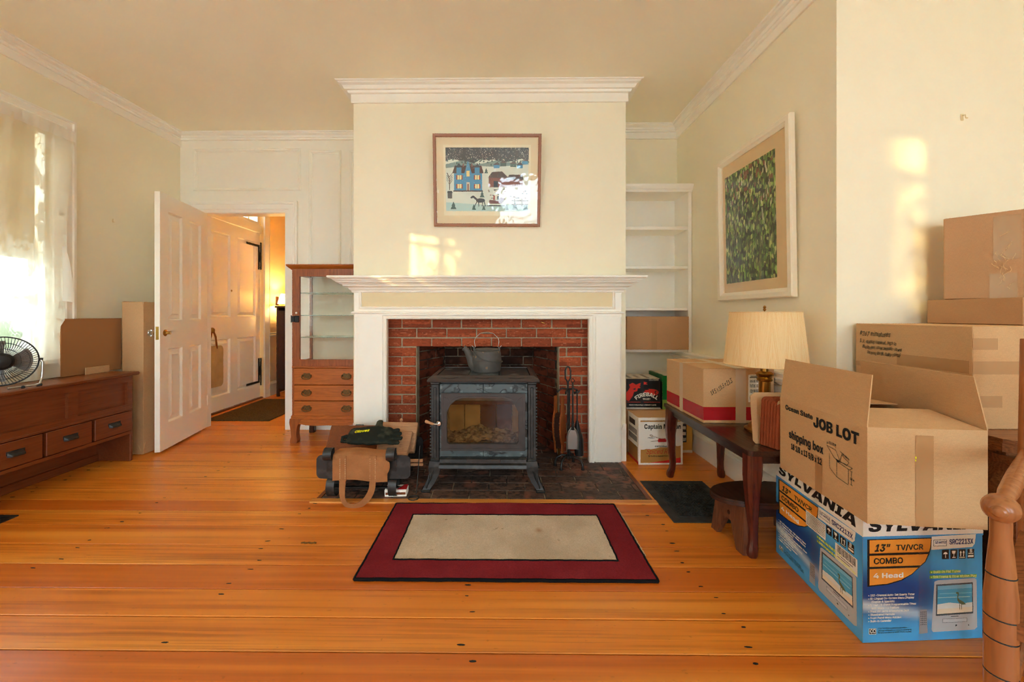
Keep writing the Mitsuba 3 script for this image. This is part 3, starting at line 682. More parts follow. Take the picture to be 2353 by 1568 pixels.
# top: bevelled iron rim round three dark slabs
tx0, tx1, ty0, ty1, tz = -0.4514, 0.2197, 2.325, 2.79, .70
rim = sweep([(tx0, ty0), (tx1, ty0), (tx1, ty1), (tx0, ty1)], [(.03, -.035), (.002, -.03), (0, -.022), (.006, -.012), (.028, .002), (.034, .004), (.05, .003), (.052, -.01), (.052, -.035)], 1, True, tz)
st.part('top_rim', rim, 'm_enamel', 'bevelled iron rim of the stove top', smooth=20)
st.part('top_plate', bx(tx0 + .03, tx1 - .03, ty0 + .03, ty1 - .03, tz - .036, tz - .012), 'm_iron')
w3 = (tx1 - tx0 - .108) / 3
for q in range(3):
    st.part('top_stone', bx(tx0 + .054 + q * w3 + .0012, tx0 + .054 + (q + 1) * w3 - .0012, ty0 + .056, ty1 - .056, tz - .014, tz + .001, .002), 'm_soapstone_dark', 'dark soapstone slab of the stove top')
dia = [ext(affinity.scale(Polygon([(-.05, 0), (0, .010), (.05, 0), (0, -.010)]), 1, 1), 0, .002)]
for q in (-1, 0, 1): st.part('rim_ornament', dia[0], 'm_enamel', M=fr(((tx0 + tx1) / 2 + q * .2, ty0 + .0145, tz - .0045), (1, 0, 0), (0, .62, .4)))
# door with an arched glass
W, Hh = dx1 - dx0, dz1 - dz0
gx0, gx1, gz0, gz1 = -0.3336 - dx0, 0.0916 - dx0, 0.2936 - dz0, 0.5637 - dz0
def arch(i):
    a, b, c, d = gx0 - i, gx1 + i, gz0 - i, gz1 + i; k = .055
    return Polygon([(a, c + .012), (a + .012, c), (b - .012, c), (b, c + .012), (b, d - k * 1.55), (b - .022, d - k * .75), (b - k, d - .012), (b - k * 1.7, d), (a + k * 1.7, d), (a + k, d - .012), (a + .022, d - k * .75), (a, d - k * 1.55)])
dr_ = st.part('door', ext(rrect(0, 0, W, Hh, .004).difference(arch(.004)), -.012, .016), 'm_enamel', 'dark brown enamelled door frame', M=front(dx0, SY, dz0))
DM = front(dx0, SY, dz0); DN = Node(dr_.key, DM)
def ring2(outer, inner, d0, d1): return ext(outer.difference(inner), d0, d1)
DN.part('lip', cat([ring2(arch(.014), arch(.004), .014, .021), ring2(rrect(.006, .006, W - .006, Hh - .006, .004), rrect(.014, .014, W - .014, Hh - .014, .004), .014, .019)]), 'm_enamel')
DN.part('glass', flat(arch(.006), .002), 'm_stoveglass', 'clear glass of the stove door')
for sx_ in (0, 1):
    q = affinity.rotate(affinity.scale(Polygon([(-1, 0), (-.12, .12), (0, 1), (.12, .12), (1, 0), (.12, -.12), (0, -1), (-.12, -.12)]), .034, .009), 40 if sx_ else -40)
    DN.part('star_ornament', ext(affinity.translate(q, .036 if not sx_ else W - .036, Hh - .036), .012, .019), 'm_enamel')
q = affinity.scale(Polygon([(-1, 0), (-.1, .15), (0, 1), (.1, .15), (1, 0), (.1, -.15), (0, -1), (-.1, -.15)]), .05, .009)
DN.part('star_ornament', ext(affinity.translate(q, W / 2, .018), .012, .019), 'm_enamel')
for zz in (.09, .245): st.part('hinge', cat([bx(dx1 - .008, dx1 + .012, SY - .014, SY + .004, dz0 + zz, dz0 + zz + .035, .003), cyl((dx1 + .006, SY - .012, dz0 + zz - .006), (dx1 + .006, SY - .012, dz0 + zz + .041), .006, n=8)]), 'm_iron')
hx, hz = -0.3835, 0.4168
hd = st.part('handle', cat([cyl((hx, SY - .005, hz), (hx, SY - .05, hz), .006, n=10), xf(lathe([(.0, -.004), (.013, -.004), (.016, 0), (.013, .004), (0, .004)], 14), fr((hx, SY - .03, hz), (1, 0, 0), (0, 0, 1))), tube([(hx, SY - .046, hz), (hx - .02, SY - .05, hz + .001), (hx - .03, SY - .05, hz + .002)], .006, 8)]), 'm_chrome', 'nickel door latch with a wooden grip', smooth=40)
hd.part('grip', tube([(hx - .024, SY - .05, hz + .002), (hx - .034, SY - .05, hz + .003), (hx - .05, SY - .051, hz + .009), (hx - .07, SY - .053, hz + .018), (hx - .078, SY - .053, hz + .021)], [.005, .0075, .0075, .01, .008], 10), 'm_log', 'turned pale wooden grip', smooth=40)
# inside: fire bricks, ash
for q in range(5): st.part('firebrick', bx(sx0 + .03 + q * .105, sx0 + .132 + q * .105, 2.575 + .006 * (q % 2), 2.61, .24, .50, .003), 'm_soot_brick' if q in (2, 3) else 'm_firebrick', 'fire brick at the back of the fire chamber')
st.part('baffle', bx(sx0 + .015, sx1 - .015, 2.46, 2.62, .505, .53, .003), 'm_soot_brick', 'dark baffle plate above the fire chamber')
st.part('air_tube', bx(sx0 + .02, sx1 - .02, 2.425, 2.44, .535, .575, .003), 'm_iron')
st.part('fire_chamber', cat([bx(sx0 + .01, sx0 + .02, 2.42, 2.7, .23, .58), bx(sx1 - .02, sx1 - .01, 2.42, 2.7, .23, .58), bx(sx0 + .01, sx1 - .01, 2.62, 2.64, .23, .6), bx(sx0, sx1, 2.44, 2.7, .225, .235), bx(sx0, sx1, 2.69, 2.7, .23, .58)]), 'm_mat_tan')
ash = grid(lambda u, v: np.stack([sx0 + .02 + u * (sx1 - sx0 - .04), 2.42 + v * .17, .26 + .05 * v + .05 * (meshkit.fbm(np.stack([u * 14, v * 8, u * 0], 1), 3) - .42) + .03 * np.exp(-((u - .45) / .2) ** 2)], 1), 50, 24)
st.part('ash', ash, 'm_ash', 'heap of gray wood ash', kind='stuff')
# ash lip with the maker's letters
lx0, lx1, lz0, lz1 = -0.3780, 0.1409, 0.1536, 0.2075
lip = cat([xf(ext(Polygon([(SY + .03, lz0 + .006), (SY - .055, lz0), (SY - .065, lz0 + .006), (SY - .06, lz0 + .024), (SY - .04, lz0 + .03), (SY - .038, lz1 - .004), (SY - .03, lz1), (SY + .03, lz1)]), 0, lx1 - lx0), np.array([[0, 0, 1, lx0], [1, 0, 0, 0], [0, 1, 0, 0], [0, 0, 0, 1.0]]))])
al = st.part('ash_lip', lip, 'm_iron', 'iron ash lip with raised lettering')
nx = -0.1131
al.part('name_plate', cat([bx(nx - .1, nx + .1, SY - .042, SY - .036, lz1 - .028, lz1 - .002, .001)]), 'm_enamel')
al.part('lettering', xf(text('HEARTHSTONE', .0135, center=True, d=.0015, w=.185), front(nx, SY - .042, lz1 - .022)), 'm_enamel')
# feet: curved cabriole legs
for s, xx in ((1, bx1), (-1, bx0)):
    for yy, fy, lab in ((SY + .02, -1, 1), (SYB - .04, 1, 0)):
        xb = xx - s * .026
        P = [(xb - s * .004, yy, .185), (xb, yy, .15), (xb + s * .004, yy + fy * .004, .11), (xb + s * .02, yy + fy * .015, .07), (xb + s * .044, yy + fy * .028, .03), (xb + s * .05, yy + fy * .034, .008)]
        P = np.array(P); tt = np.linspace(0, 1, 16); S = np.stack([np.interp(tt, np.linspace(0, 1, 6), P[:, k]) for k in range(3)], 1)
        wd = np.interp(tt, [0, .2, .5, .85, 1], [.042, .046, .036, .026, .03])
        leg = tube(S, 1.0, 4, True, False, (1, 1), (0, 1, 0))
        V = leg[0].copy()
        for i in range(16):
            sl = slice(i * 4, i * 4 + 4); c = S[i]; V[sl] = c + np.clip((V[sl] - c), -1, 1) * [wd[i] * .8, wd[i], wd[i] * .55]
        st.part('leg', cat([(V, leg[1]), bx(S[-1, 0] - .028, S[-1, 0] + .028, S[-1, 1] - .034, S[-1, 1] + .034, 0.0065, .022, .005)] + [tube([(xb + s * (.004 + .012 * j), yy + fy * .045, .13 - .012 * j), (xb + s * (.018 + .008 * j), yy + fy * .05, .085 - .012 * j), (xb + s * .046, yy + fy * .058, .04 - .006 * j)], .0025, 5) for j in range(3)]), 'm_iron', smooth=30)
st.part('shield', bx(bx0 + .04, bx1 - .04, SY + .05, SYB, .12, .128, .002), 'm_iron')

# kettle on the stove
kx, ky = -0.1050, 2.57
kt = thing('kettle', 'old gray cast iron kettle with wire handle standing on the stove top', 'kettle', mv(kx, ky, .701, 0, 0, 0, 1.0))
kt.part('body', lathe([(0, 0), (.086, 0), (.091, .006), (.098, .055), (.1, .075), (.097, .08), (.094, .115), (.09, .132), (.08, .138), (.06, .140)], 40), 'm_kettle', smooth=35)
band = [(.1005 + .003, a, .062 + .035 * (np.cos(a - math.pi) + 1) / 2 + (.05 * max(0, np.cos(a - math.pi)) ** 2)) for a in np.linspace(0, 2 * np.pi, 49)[:-1]]
kt.part('seam_ridge', tube([(r_ * np.cos(a), r_ * np.sin(a), z) for r_, a, z in band], .003, 6, closed=True), 'm_kettle', smooth=True)
kt.part('spout', tube([(-.06, 0, .03), (-.085, 0, .06), (-.105, 0, .095), (-.125, 0, .125), (-.138, 0, .142), (-.152, 0, .152)], [.05, .045, .032, .022, .017, .02], 16), 'm_kettle', smooth=40)
kt.part('lid', lathe([(.078, .138), (.08, .143), (.074, .147), (.05, .150), (.02, .153), (0, .154)], 32), 'm_kettle', smooth=40)
for s in (-1, 1): kt.part('lug', cat([bx(s * .082 - .006, s * .082 + .006, -.004, .004, .132, .158, .002)]), 'm_kettle')
Hp = [(-.098, 0, .168), (-.084, 0, .152), (-.074, 0, .158), (-.078, 0, .175), (-.081, 0, .195), (-.074, 0, .218), (-.058, 0, .232), (-.048, 0, .243), (-.038, 0, .248)]
bail = Hp + [(-x, yy, z) for x, yy, z in Hp[::-1]]
hn = kt.part('handle', tube(bail, .0022, 8), 'm_steel', 'bent wire bail handle', smooth=True)
hn.part('coil_grip', cat([tube([(-.04, 0, .248), (-.02, 0, .249), (0, 0, .25), (.02, 0, .249), (.04, 0, .248)], [.003, .005, .006, .005, .003], 8)] + [xf(lathe([(.006, -.0012), (.0085, 0), (.006, .0012)], 12), fr((q * .0048, 0, .2495), (0, 1, 0), (0, 0, 1))) for q in range(-4, 5)]), 'm_steel', 'coiled wire grip', smooth=30)

# ------------------------------------------------------------------ fire tools on their stand
tx, ty = 0.4591, 2.76
sd = thing('fire_tool_stand', 'black wrought iron fire tool stand on the hearth beside the stove', 'tool stand', mv(tx, ty, .0065))
sd.part('pole', cyl((0, 0, .05), (0, 0, .58), .0065, n=10), 'm_iron')
sd.part('ring_handle', tube([(0, 0, .57), (-.004, 0, .595), (-.018, 0, .615), (-.019, 0, .67), (-.012, 0, .692), (0, 0, .698), (.012, 0, .692), (.019, 0, .67), (.018, 0, .615), (.004, 0, .595), (0, 0, .575)], .0055, 8), 'm_iron', smooth=True)
for dx, dy in ((-.09, -.005), (-.06, -.085), (.088, -.082), (.05, .07)):
    sd.part('leg', tube([(0, 0, .075), (dx * .5, dy * .5, .078), (dx * .9, dy * .9, .06), (dx, dy, .03), (dx, dy, .004)], [.008, .008, .008, .008, .011], 8), 'm_iron', smooth=True)
for dx, dy in ((-.06, -.01), (.06, -.01), (-.02, -.05), (.03, -.05)):
    sd.part('hook_arm', tube([(0, 0, .54), (dx * .7, dy * .7, .548), (dx, dy, .535), (dx * 1.25, dy * 1.25, .52), (dx * 1.35, dy * 1.35, .535)], .005, 8), 'm_iron', smooth=True)
def tool(name, label, cat_, parts, M):
    t = thing(name, label, cat_, M)
    for n_, m_, mat_ in parts: t.part(n_, m_, mat_, smooth=35)
    return t
bl = xf(ext(Polygon([(-.036, 0), (.036, 0), (.038, .09), (.026, .125), (.012, .15), (-.012, .15), (-.026, .125), (-.038, .09)]), 0, .003), fr((0, 0, 0), (1, 0, 0), (0, 0, 1)))
shv = [('blade', cat([bl, tube([(-.036, -.006, 0), (-.038, -.012, .09), (-.026, -.012, .125), (-.008, -.006, .15)], .005, 6), tube([(.036, -.006, 0), (.038, -.012, .09), (.026, -.012, .125), (.008, -.006, .15)], .005, 6)]), 'm_steel'),
       ('shaft', tube([(0, -.004, .135), (0, -.01, .18), (0, -.012, .26), (0, -.012, .46)], [.012, .009, .006, .006], 8), 'm_iron'), ('loop', tube([(0, -.012, .45), (-.012, -.012, .47), (0, -.012, .488), (.012, -.012, .47)], .003, 6, closed=True), 'm_iron')]
tool('fireplace_shovel', 'black fireplace shovel hanging at the front of the tool stand', 'shovel', shv, mv(0.4784, ty - .075, .15, -4))
br = [('shaft', cyl((0, 0, .26), (0, 0, .49), .005, n=8), 'm_iron'), ('knob', lathe([(0, -.012), (.01, -.008), (.012, 0), (.01, .008), (0, .012)], 14, (0, 0, .47)), 'm_iron'), ('bristles', tube([(0, 0, .27), (0, 0, .22), (.01, 0, .14), (.016, 0, .03)], [.008, .02, .034, .03], 14), 'm_black')]
tool('fireplace_brush', 'black fireplace brush hanging at the right of the tool stand', 'brush', br, mv(0.5195, ty - .02, .06))
tool('fireplace_poker', 'thin black poker hanging behind the shovel on the stand', 'poker', [('shaft', cyl((0, 0, .08), (0, 0, .53), .005, n=8), 'm_iron'), ('tip', tube([(0, 0, .08), (0, 0, .05), (.02, 0, .06)], .004, 6), 'm_iron')], mv(0.4645, ty - .035, .02))
BLo = Polygon([(-.008, 0), (.008, 0), (.012, .06), (.04, .12), (.052, .19), (.044, .25), (.02, .30), (.014, .40), (-.014, .40), (-.02, .30), (-.044, .25), (-.052, .19), (-.04, .12), (-.012, .06)])
bw = thing('bellows', 'brown leather and wood bellows with brass studs hung left of the tool stand', 'bellows', mv(0.4006, 2.79, .09, 62, 0, 0) @ fr((0, 0, 0), (1, 0, 0), (0, 0, 1)))
for d in (-.026, .026): bw.part('board', ext(BLo.buffer(.002), d - .006, d + .006), 'm_oak_v', 'wooden board with a handle')
bw.part('leather', ext(Polygon([(-.006, .03), (.006, .03), (.014, .07), (.036, .12), (.046, .19), (.04, .245), (.016, .28), (-.016, .28), (-.04, .245), (-.046, .19), (-.036, .12), (-.014, .07)]), -.02, .02), 'm_mahogany')
bw.part('nozzle', tube([(0, .03, 0), (0, -.03, 0)], [.012, .006], 10), 'm_brass')
bw.part('stud', cat([(np.array(trimesh.creation.icosphere(subdivisions=1, radius=.004).vertices) + [x_, y_, d], trimesh.creation.icosphere(subdivisions=1).faces) for d in (-.021, .021) for x_, y_ in ((.03, .11), (.042, .14), (.05, .18), (.048, .22), (.038, .26), (-.03, .11), (-.042, .14), (-.05, .18), (-.048, .22), (-.038, .26), (.016, .08), (-.016, .08))]), 'm_brass', 'brass studs', kind='stuff')
# hooked iron rod leaning on the stove
rod = [(-0.5120, 2.42, .26), (-0.5112, 2.33, .04), (-0.5097, 2.30, .016)]
loop = [(-0.5155 + .03 * math.cos(a), 2.262 + .028 * math.sin(a), .0105) for a in np.linspace(1.2, 1.2 + 2 * math.pi, 20)]
single('stove_poker', cat([tube(rod, .003, 6), tube(loop[:-1], .003, 6, closed=True)]), 'm_iron', 'thin iron rod with a ring end leaning against the left stove leg', 'poker', smooth=True)

# ------------------------------------------------------------------ log holder, leather carrier, logs, glove
lh = thing('log_holder', 'black iron log holder with curled strap ends on the left of the hearth', 'log holder')
LA, LB = -1.075, -.555
def plate(y, px0, px1, z0, z1, label):
    lh.part('end_plate', ext(rrect(px0, z0, px1, z1, .03), -.002, .002), 'm_iron', label, M=front(0, y, 0))
plate(2.272, -1.0844, -0.5360, 0.1166, 0.2528, 'black rounded front plate')
plate(2.70, -1.1144, -0.5502, 0.0670, 0.2290, 'black rounded rear plate')
pts = [(2.272 + .428 * t, .13 - .07 * math.sin(math.pi * t) ** .7) for t in np.linspace(0, 1, 25)]
tr = grid(lambda u, v: np.stack([-1.06 + u * .47, np.interp(v, np.linspace(0, 1, 25), [p[0] for p in pts]), np.interp(v, np.linspace(0, 1, 25), [p[1] for p in pts])], 1), 9, 25)
lh.part('trough', thick(tr, .004), 'm_iron', 'curved black sheet iron trough', smooth=40)
def strap(X):
    cf = [(2.262 + .034 * math.cos(a), .285 + .034 * math.sin(a)) for a in np.linspace(2.2 * math.pi, .3 * math.pi, 14)]
    P = []
    for a in np.linspace(1.95 * math.pi, .35 * math.pi, 16): P.append((X, 2.262 - .034 + .034 * math.cos(a) + .02, .268 + .034 * math.sin(a)))
    P += [(X, 2.268, .22), (X, 2.272, .16), (X, 2.284, .115)]
    for a in np.linspace(.75 * math.pi, 2.5 * math.pi, 18): P.append((X, 2.30 + .05 * math.cos(a) * .9, .066 + .058 * math.sin(a)))
    return P
for X in (-1.0, -.64):
    fp = strap(X)
    rib = lambda P: thick((np.vstack([np.array(P) + [-.024, 0, 0], np.array(P) + [.024, 0, 0]]), tri([(i, i + 1, len(P) + i + 1, len(P) + i) for i in range(len(P) - 1)])), .004)
    lh.part('scroll', rib(fp), 'm_iron', 'iron strap curled at both ends', smooth=40)
    bp = [(X, 4.97 - yy, z) for _, yy, z in fp]
    lh.part('scroll', rib(bp), 'm_iron', 'iron strap curled at both ends', smooth=40)
lh.part('cross_bar', cat([bx(-1.03, -.61, 2.29, 2.31, .052, .058), bx(-1.03, -.61, 2.66, 2.68, .052, .058), bx(-1.01, -.99, 2.3, 2.67, .05, .056), bx(-.65, -.63, 2.3, 2.67, .05, .056)]), 'm_iron')
# wood in the holder
def wood_block(label, L, W_, Tk, M, mat='m_log'): return single('firewood', bx(-L / 2, L / 2, -W_ / 2, W_ / 2, -Tk / 2, Tk / 2, .004), mat, label, 'firewood', M)
wood_block('dark brown board propped up at the back left of the log holder', .34, .20, .03, mv(-.99, 2.60, .232, 2, 52), 'm_bench')
wood_block('pale sawn board propped up at the back right of the log holder', .25, .2, .035, mv(-.70, 2.612, .25, -2, 54))
wood_block('pinkish board end lying at the right of the log holder below the glove', .2, .2, .03, mv(-.70, 2.53, .222, -3, 40))
wood_block('split log lying at the bottom of the log holder under the boards', .42, .1, .09, mv(-.82, 2.42, .135, 0, 6))
for q, (zz, yy) in enumerate(((.175, 2.40), (.148, 2.41))):
    single('kindling_stick', bx(-.16, .14, -.008, .008, -.008, .008, .002), 'm_log', ('upper' if q == 0 else 'lower') + ' pale kindling stick poking out of the right end of the log holder', 'stick', mv(-.63, yy, zz))
single('turned_spindle', lathe([(.008, -.12), (.008, 0)] + sum([[(.006, .001 + q * .017), (.0115, .006 + q * .017), (.0115, .012 + q * .017), (.006, .017 + q * .017)] for q in range(5)], []) + [(.004, .09)], 16), 'm_log', 'turned wooden handle with round beads standing behind the boards', 'handle', mv(-0.7008, 2.70, 0.2650), smooth=35)
# suede log carrier hung over the front edge
cv = thing('leather_log_carrier', 'tan suede log carrier draped over the front of the log holder', 'log carrier')
cx0, cx1 = -0.9765, -0.6619
def drape(u, v):
    a = np.interp(v, [0, .35, .45, .52, .6, 1.0], [2.45, 2.35, 2.28, 2.252, 2.243, 2.243]); z = np.interp(v, [0, .35, .45, .52, .6, 1.0], [.215, .265, .272, .262, .24, .118])
    return np.stack([cx0 + u * (cx1 - cx0) + .012 * (1 - v) * 0, a - .004 * np.sin(u * 9 + 1) - .006 * np.sin(u * 3), z + .006 * np.sin(u * 5)], 1)
cv.part('hide', thick(grid(drape, 24, 30), .004), 'm_suede', smooth=50)
cv.part('folded_corner', ext(affinity.rotate(affinity.scale(Point(0, 0).buffer(1), .018, .042), -14), 0, .004), 'm_suede', M=front(cx1 - .004, 2.238, .19))
for a in (.19, .74):
    X = cx0 + a * (cx1 - cx0)
    cv.part('strap', bx(X - .02, X + .02, 2.234, 2.238, .115, .262, .0012), 'm_suede')
    for s in (-1, 1): cv.part('stitching', cat([bx(X + s * .015 - .001, X + s * .015 + .001, 2.2325, 2.234, .12 + q * .012, .127 + q * .012) for q in range(11)]), 'm_thread', 'pale stitching')
Xa, Xb = cx0 + .19 * (cx1 - cx0), cx0 + .74 * (cx1 - cx0)
tt = np.linspace(0, 1, 26)
hl = np.stack([(Xa + Xb) / 2 - (Xb - Xa) / 2 * np.cos(math.pi * tt) * (1 + .03 * np.sin(math.pi * tt)), 2.234 - .075 * np.sin(math.pi * tt) ** 1.4, .125 - .117 * np.sin(math.pi * tt) ** .62], 1)
tn = np.gradient(hl, axis=0); tn /= np.linalg.norm(tn, axis=1, keepdims=True)
sid = np.cross(tn, np.array([0, -1.0, -.25])); sid /= np.linalg.norm(sid, axis=1, keepdims=True)
hv = np.vstack([hl + sid * .018, hl - sid * .018]); hf = tri([(i, i + 1, 26 + i + 1, 26 + i) for i in range(25)])
cv.part('handle_loop', thick((hv, hf), .004), 'm_suede', 'suede carrying loop hanging to the floor', smooth=40)
# work glove
gl = thing('work_glove', 'dark fireplace glove with yellow lettering lying on the boards', 'glove', mv(-.815, 2.475, .295, 4, 30, 0))
def hull(pts):
    import manifold3d as m3
    sp = [m3.Manifold.sphere(r, 20).translate(p) for *p, r in pts]
    return m3.Manifold.batch_hull(sp)
import manifold3d as m3
gm = m3.Manifold.batch_boolean([hull([(-.14, -.02, 0, .03), (-.14, .05, 0, .024), (0, -.03, .008, .034), (0, .06, .004, .03)]), hull([(0, -.03, .008, .034), (0, .06, .004, .03), (.09, -.03, 0, .028), (.09, .05, 0, .026)]), hull([(.01, .06, .004, .026), (.015, .115, .012, .021)]), hull([(.09, -.04, 0, .02), (.15, -.045, -.004, .017)]), hull([(.09, -.01, 0, .021), (.165, -.012, -.002, .018)]), hull([(.09, .02, 0, .021), (.155, .022, 0, .018)]), hull([(.09, .045, 0, .019), (.135, .052, 0, .016)])], m3.OpType.Add).refine_to_length(.012)
gmm = gm.to_mesh(); gt = trimesh.Trimesh(gmm.vert_properties[:, :3], gmm.tri_verts); trimesh.smoothing.filter_taubin(gt, iterations=8)
gv = np.array(gt.vertices); gv[:, 2] *= .62; gv += gt.vertex_normals * ((meshkit.fbm(gv * 35, 3) - .5) * .012)[:, None]
gl.part('hand', (gv, np.array(gt.faces)), 'm_glove', smooth=True)
gl.part('cuff_loop', tube([(-.165, -.03, 0), (-.19, -.03, 0), (-.195, 0, 0), (-.165, .01, 0)], .012, 8), 'm_glove', smooth=True)
def on_glove(v): v = v.copy(); v[:, 2] += .0225 + .0 * v[:, 0]; return v
gl.part('lettering', text('Gloves', .02, -.125, .015, 0, True, .35, 1.0, .001, warp=on_glove, rot=8), 'm_yellow', 'yellow printed lettering')
# box of matches
mb = thing('matchbox', 'red and white box of matches on the hearth under the log holder', 'matchbox', mv(-0.6276, 2.315, .0075, 3))
mb.part('box', bx(-.063, .063, -.034, .034, 0, .042, .0015), 'm_paper')
mb.part('strike_strip', bx(-.058, .058, -.0352, -.034, .012, .026), 'm_bench')
mb.part('red_print', cat([ext(Polygon([(.005, -.034), (.063, -.034), (.063, .034), (.04, .034)]), .042, .0424)]), 'm_red')
mb.part('diamond_print', cat([ext(Polygon([(-.04, .0), (-.005, .022), (.03, .0), (-.005, -.016)]), .0424, .0428), xf(text('MATCHES', .006, 0, 0, 0, True, w=.03), mv(-.055, -.028, .042))]), 'm_ink')

# ------------------------------------------------------------------ rug
RX0, RX1, RY0, RY1 = -.598, .622, 1.572, 2.20
rg = thing('hearth_rug', 'maroon rug with tan centre and black binding in front of the hearth', 'rug')
def pile(x0, x1, y0, y1, h):
    nx, ny = int((x1 - x0) / .012) + 2, int((y1 - y0) / .012) + 2
    def fn(u, v):
        x, y = x0 + u * (x1 - x0), y0 + v * (y1 - y0)
        return np.stack([x, y, h + .0012 * meshkit.fbm(np.stack([x * 30, y * 30, x * 0], 1), 2) + .008 * np.exp(-((x - .0) / .22) ** 2 - ((y - 2.17) / .05) ** 2)], 1)
    return grid(fn, nx, ny)
bw_ = .12
rg.part('pile_border', cat([pile(RX0, RX1, RY0, RY0 + bw_, .009), pile(RX0, RX1, RY1 - bw_, RY1, .009), pile(RX0, RX0 + bw_, RY0 + bw_, RY1 - bw_, .009), pile(RX1 - bw_, RX1, RY0 + bw_, RY1 - bw_, .009)]), 'm_rug_red', 'maroon pile border', smooth=True)
rg.part('pile_centre', pile(RX0 + bw_ + .006, RX1 - bw_ - .006, RY0 + bw_ + .006, RY1 - bw_ - .006, .009), 'm_rug_tan', 'tan pile centre with a few stains', smooth=True)
rg.part('backing', bx(RX0, RX1, RY0, RY1, 0.0, .007), 'm_binding')
def wob(a, b, n_): 
    P = np.linspace(a, b, n_); return P + np.array([[rnd.uniform(-.0015, .0015), rnd.uniform(-.0015, .0015), 0] for _ in range(n_)])
cs = [(RX0, RY0), (RX1, RY0), (RX1, RY1), (RX0, RY1)]
rg.part('binding', cat([tube(wob((*cs[i], .006), (*cs[(i + 1) % 4], .006), 40), .0065, 6) for i in range(4)]), 'm_binding', 'black bound edge', smooth=True)
ci = [(RX0 + bw_ + .003, RY0 + bw_ + .003), (RX1 - bw_ - .003, RY0 + bw_ + .003), (RX1 - bw_ - .003, RY1 - bw_ - .003), (RX0 + bw_ + .003, RY1 - bw_ - .003)]
rg.part('inner_line', cat([tube(wob((*ci[i], .009), (*ci[(i + 1) % 4], .009), 40), .0042, 6) for i in range(4)]), 'm_binding', 'black line between border and centre', smooth=True)
rg.part('fringe', cat([bx(RX1 + .004, RX1 + .014 + rnd.uniform(-.002, .002), y_, y_ + .004, .001, .004) for y_ in np.arange(RY0 + .17, RY1 - .03, .009)]), 'm_mat_tan', 'frayed pale threads along the right edge', kind='stuff')

# ------------------------------------------------------------------ panelled doors
def raised_door(node, W, Hh, Tk, panels, mat, both=True, M=None):
    """Stiles and rails in one piece, then each raised panel with its sloping edge."""
    g = sbox(0, 0, W, Hh)
    for p in panels: g = g.difference(sbox(p[0], p[2], p[1], p[3]))
    node.part('frame', ext(g, 0, Tk), mat)
    for u0, u1, v0, v1 in panels:
        ms = [bx(u0 - .002, u1 + .002, v0 - .002, v1 + .002, Tk / 2 - .003, Tk / 2 + .003)]
        for sgn in (1, -1) if both else (1,):
            pf = [(0, Tk - .0005), (.005, Tk - .001), (.009, Tk - .007), (.013, Tk - .012), (.016, Tk / 2 + .003), (.021, Tk / 2 + .003), (.05, Tk - .007), (.054, Tk - .004), (.054, Tk / 2), (0, Tk / 2)]
            r = xf(sweep([(0, 0), (u1 - u0, 0), (u1 - u0, v1 - v0), (0, v1 - v0)], pf, 1, True), mv(u0, v0, 0))
            f = bx(u0 + .053, u1 - .053, v0 + .053, v1 - .053, Tk / 2, Tk - .004)
            if sgn < 0: r, f = xf(r, np.diag([1, 1, -1, 1.0]) + np.array([[0, 0, 0, 0], [0, 0, 0, 0], [0, 0, 0, Tk], [0, 0, 0, 0]])), xf(f, np.diag([1, 1, -1, 1.0]) + np.array([[0, 0, 0, 0], [0, 0, 0, 0], [0, 0, 0, Tk], [0, 0, 0, 0]]))
            ms += [r, f]
        node.part('panel', cat(ms), mat)
def knob_set(node, x, y, Tk, faces=(1, -1)):
    for s in faces:
        z0 = Tk if s > 0 else 0
        A = fr((x, y, z0), (1, 0, 0), (0, s, 0)) if s > 0 else np.array([[1, 0, 0, x], [0, 1, 0, y], [0, 0, -1, z0], [0, 0, 0, 1.0]])
        k = node.part('knob_plate', xf(lathe([(.026, 0), (.026, .003), (.018, .008), (.012, .012), (.010, .03), (.014, .034), (.014, .038)], 24), A), 'm_brass', 'brass rose and neck', smooth=35)
        k.part('crystal', xf(lathe([(.012, .036), (.022, .044), (.027, .056), (.024, .068), (.012, .073), (0, .073)], 10), A), 'm_crystal', 'faceted clear glass knob')
# open door of the room: hinged at the left jamb, swung into the room
hinge = (-2.7956, 3.625); free = (-2.6490, 2.955)
u = np.array([hinge[0] - free[0], hinge[1] - free[1], 0]); WD = float(np.linalg.norm(u)); HD = DZ - .025
d1 = struct('door_1', label='white four panel door standing open into the room')
d1.M = fr((free[0], free[1], .02), u, (0, 0, 1))
a0 = WD
pn = []
for (ua, ub) in ((.115, .345), (.455, .68)):
    for va, vb in ((.20, .80), (1.02, 1.90)):
        pn.append((ua / .80 * WD, ub / .80 * WD, va * HD / 2.03, vb * HD / 2.03))
raised_door(d1, WD, HD, .036, pn, 'm_door')
knob_set(d1, .062, 0.9286 - .02, .036)
d1.part('latch_plate', bx(-.0012, .0005, 0.9286 - .07, 0.9286 + .03, .008, .028), 'm_brass', 'brass latch plate on the door edge')
for z in (.25, HD - .25): d1.part('hinge', cat([cyl((WD + .004, z - .045, .036), (WD + .004, z + .045, .036), .006, n=10), bx(WD - .002, WD + .004, z - .045, z + .045, .004, .034)]), 'm_door')

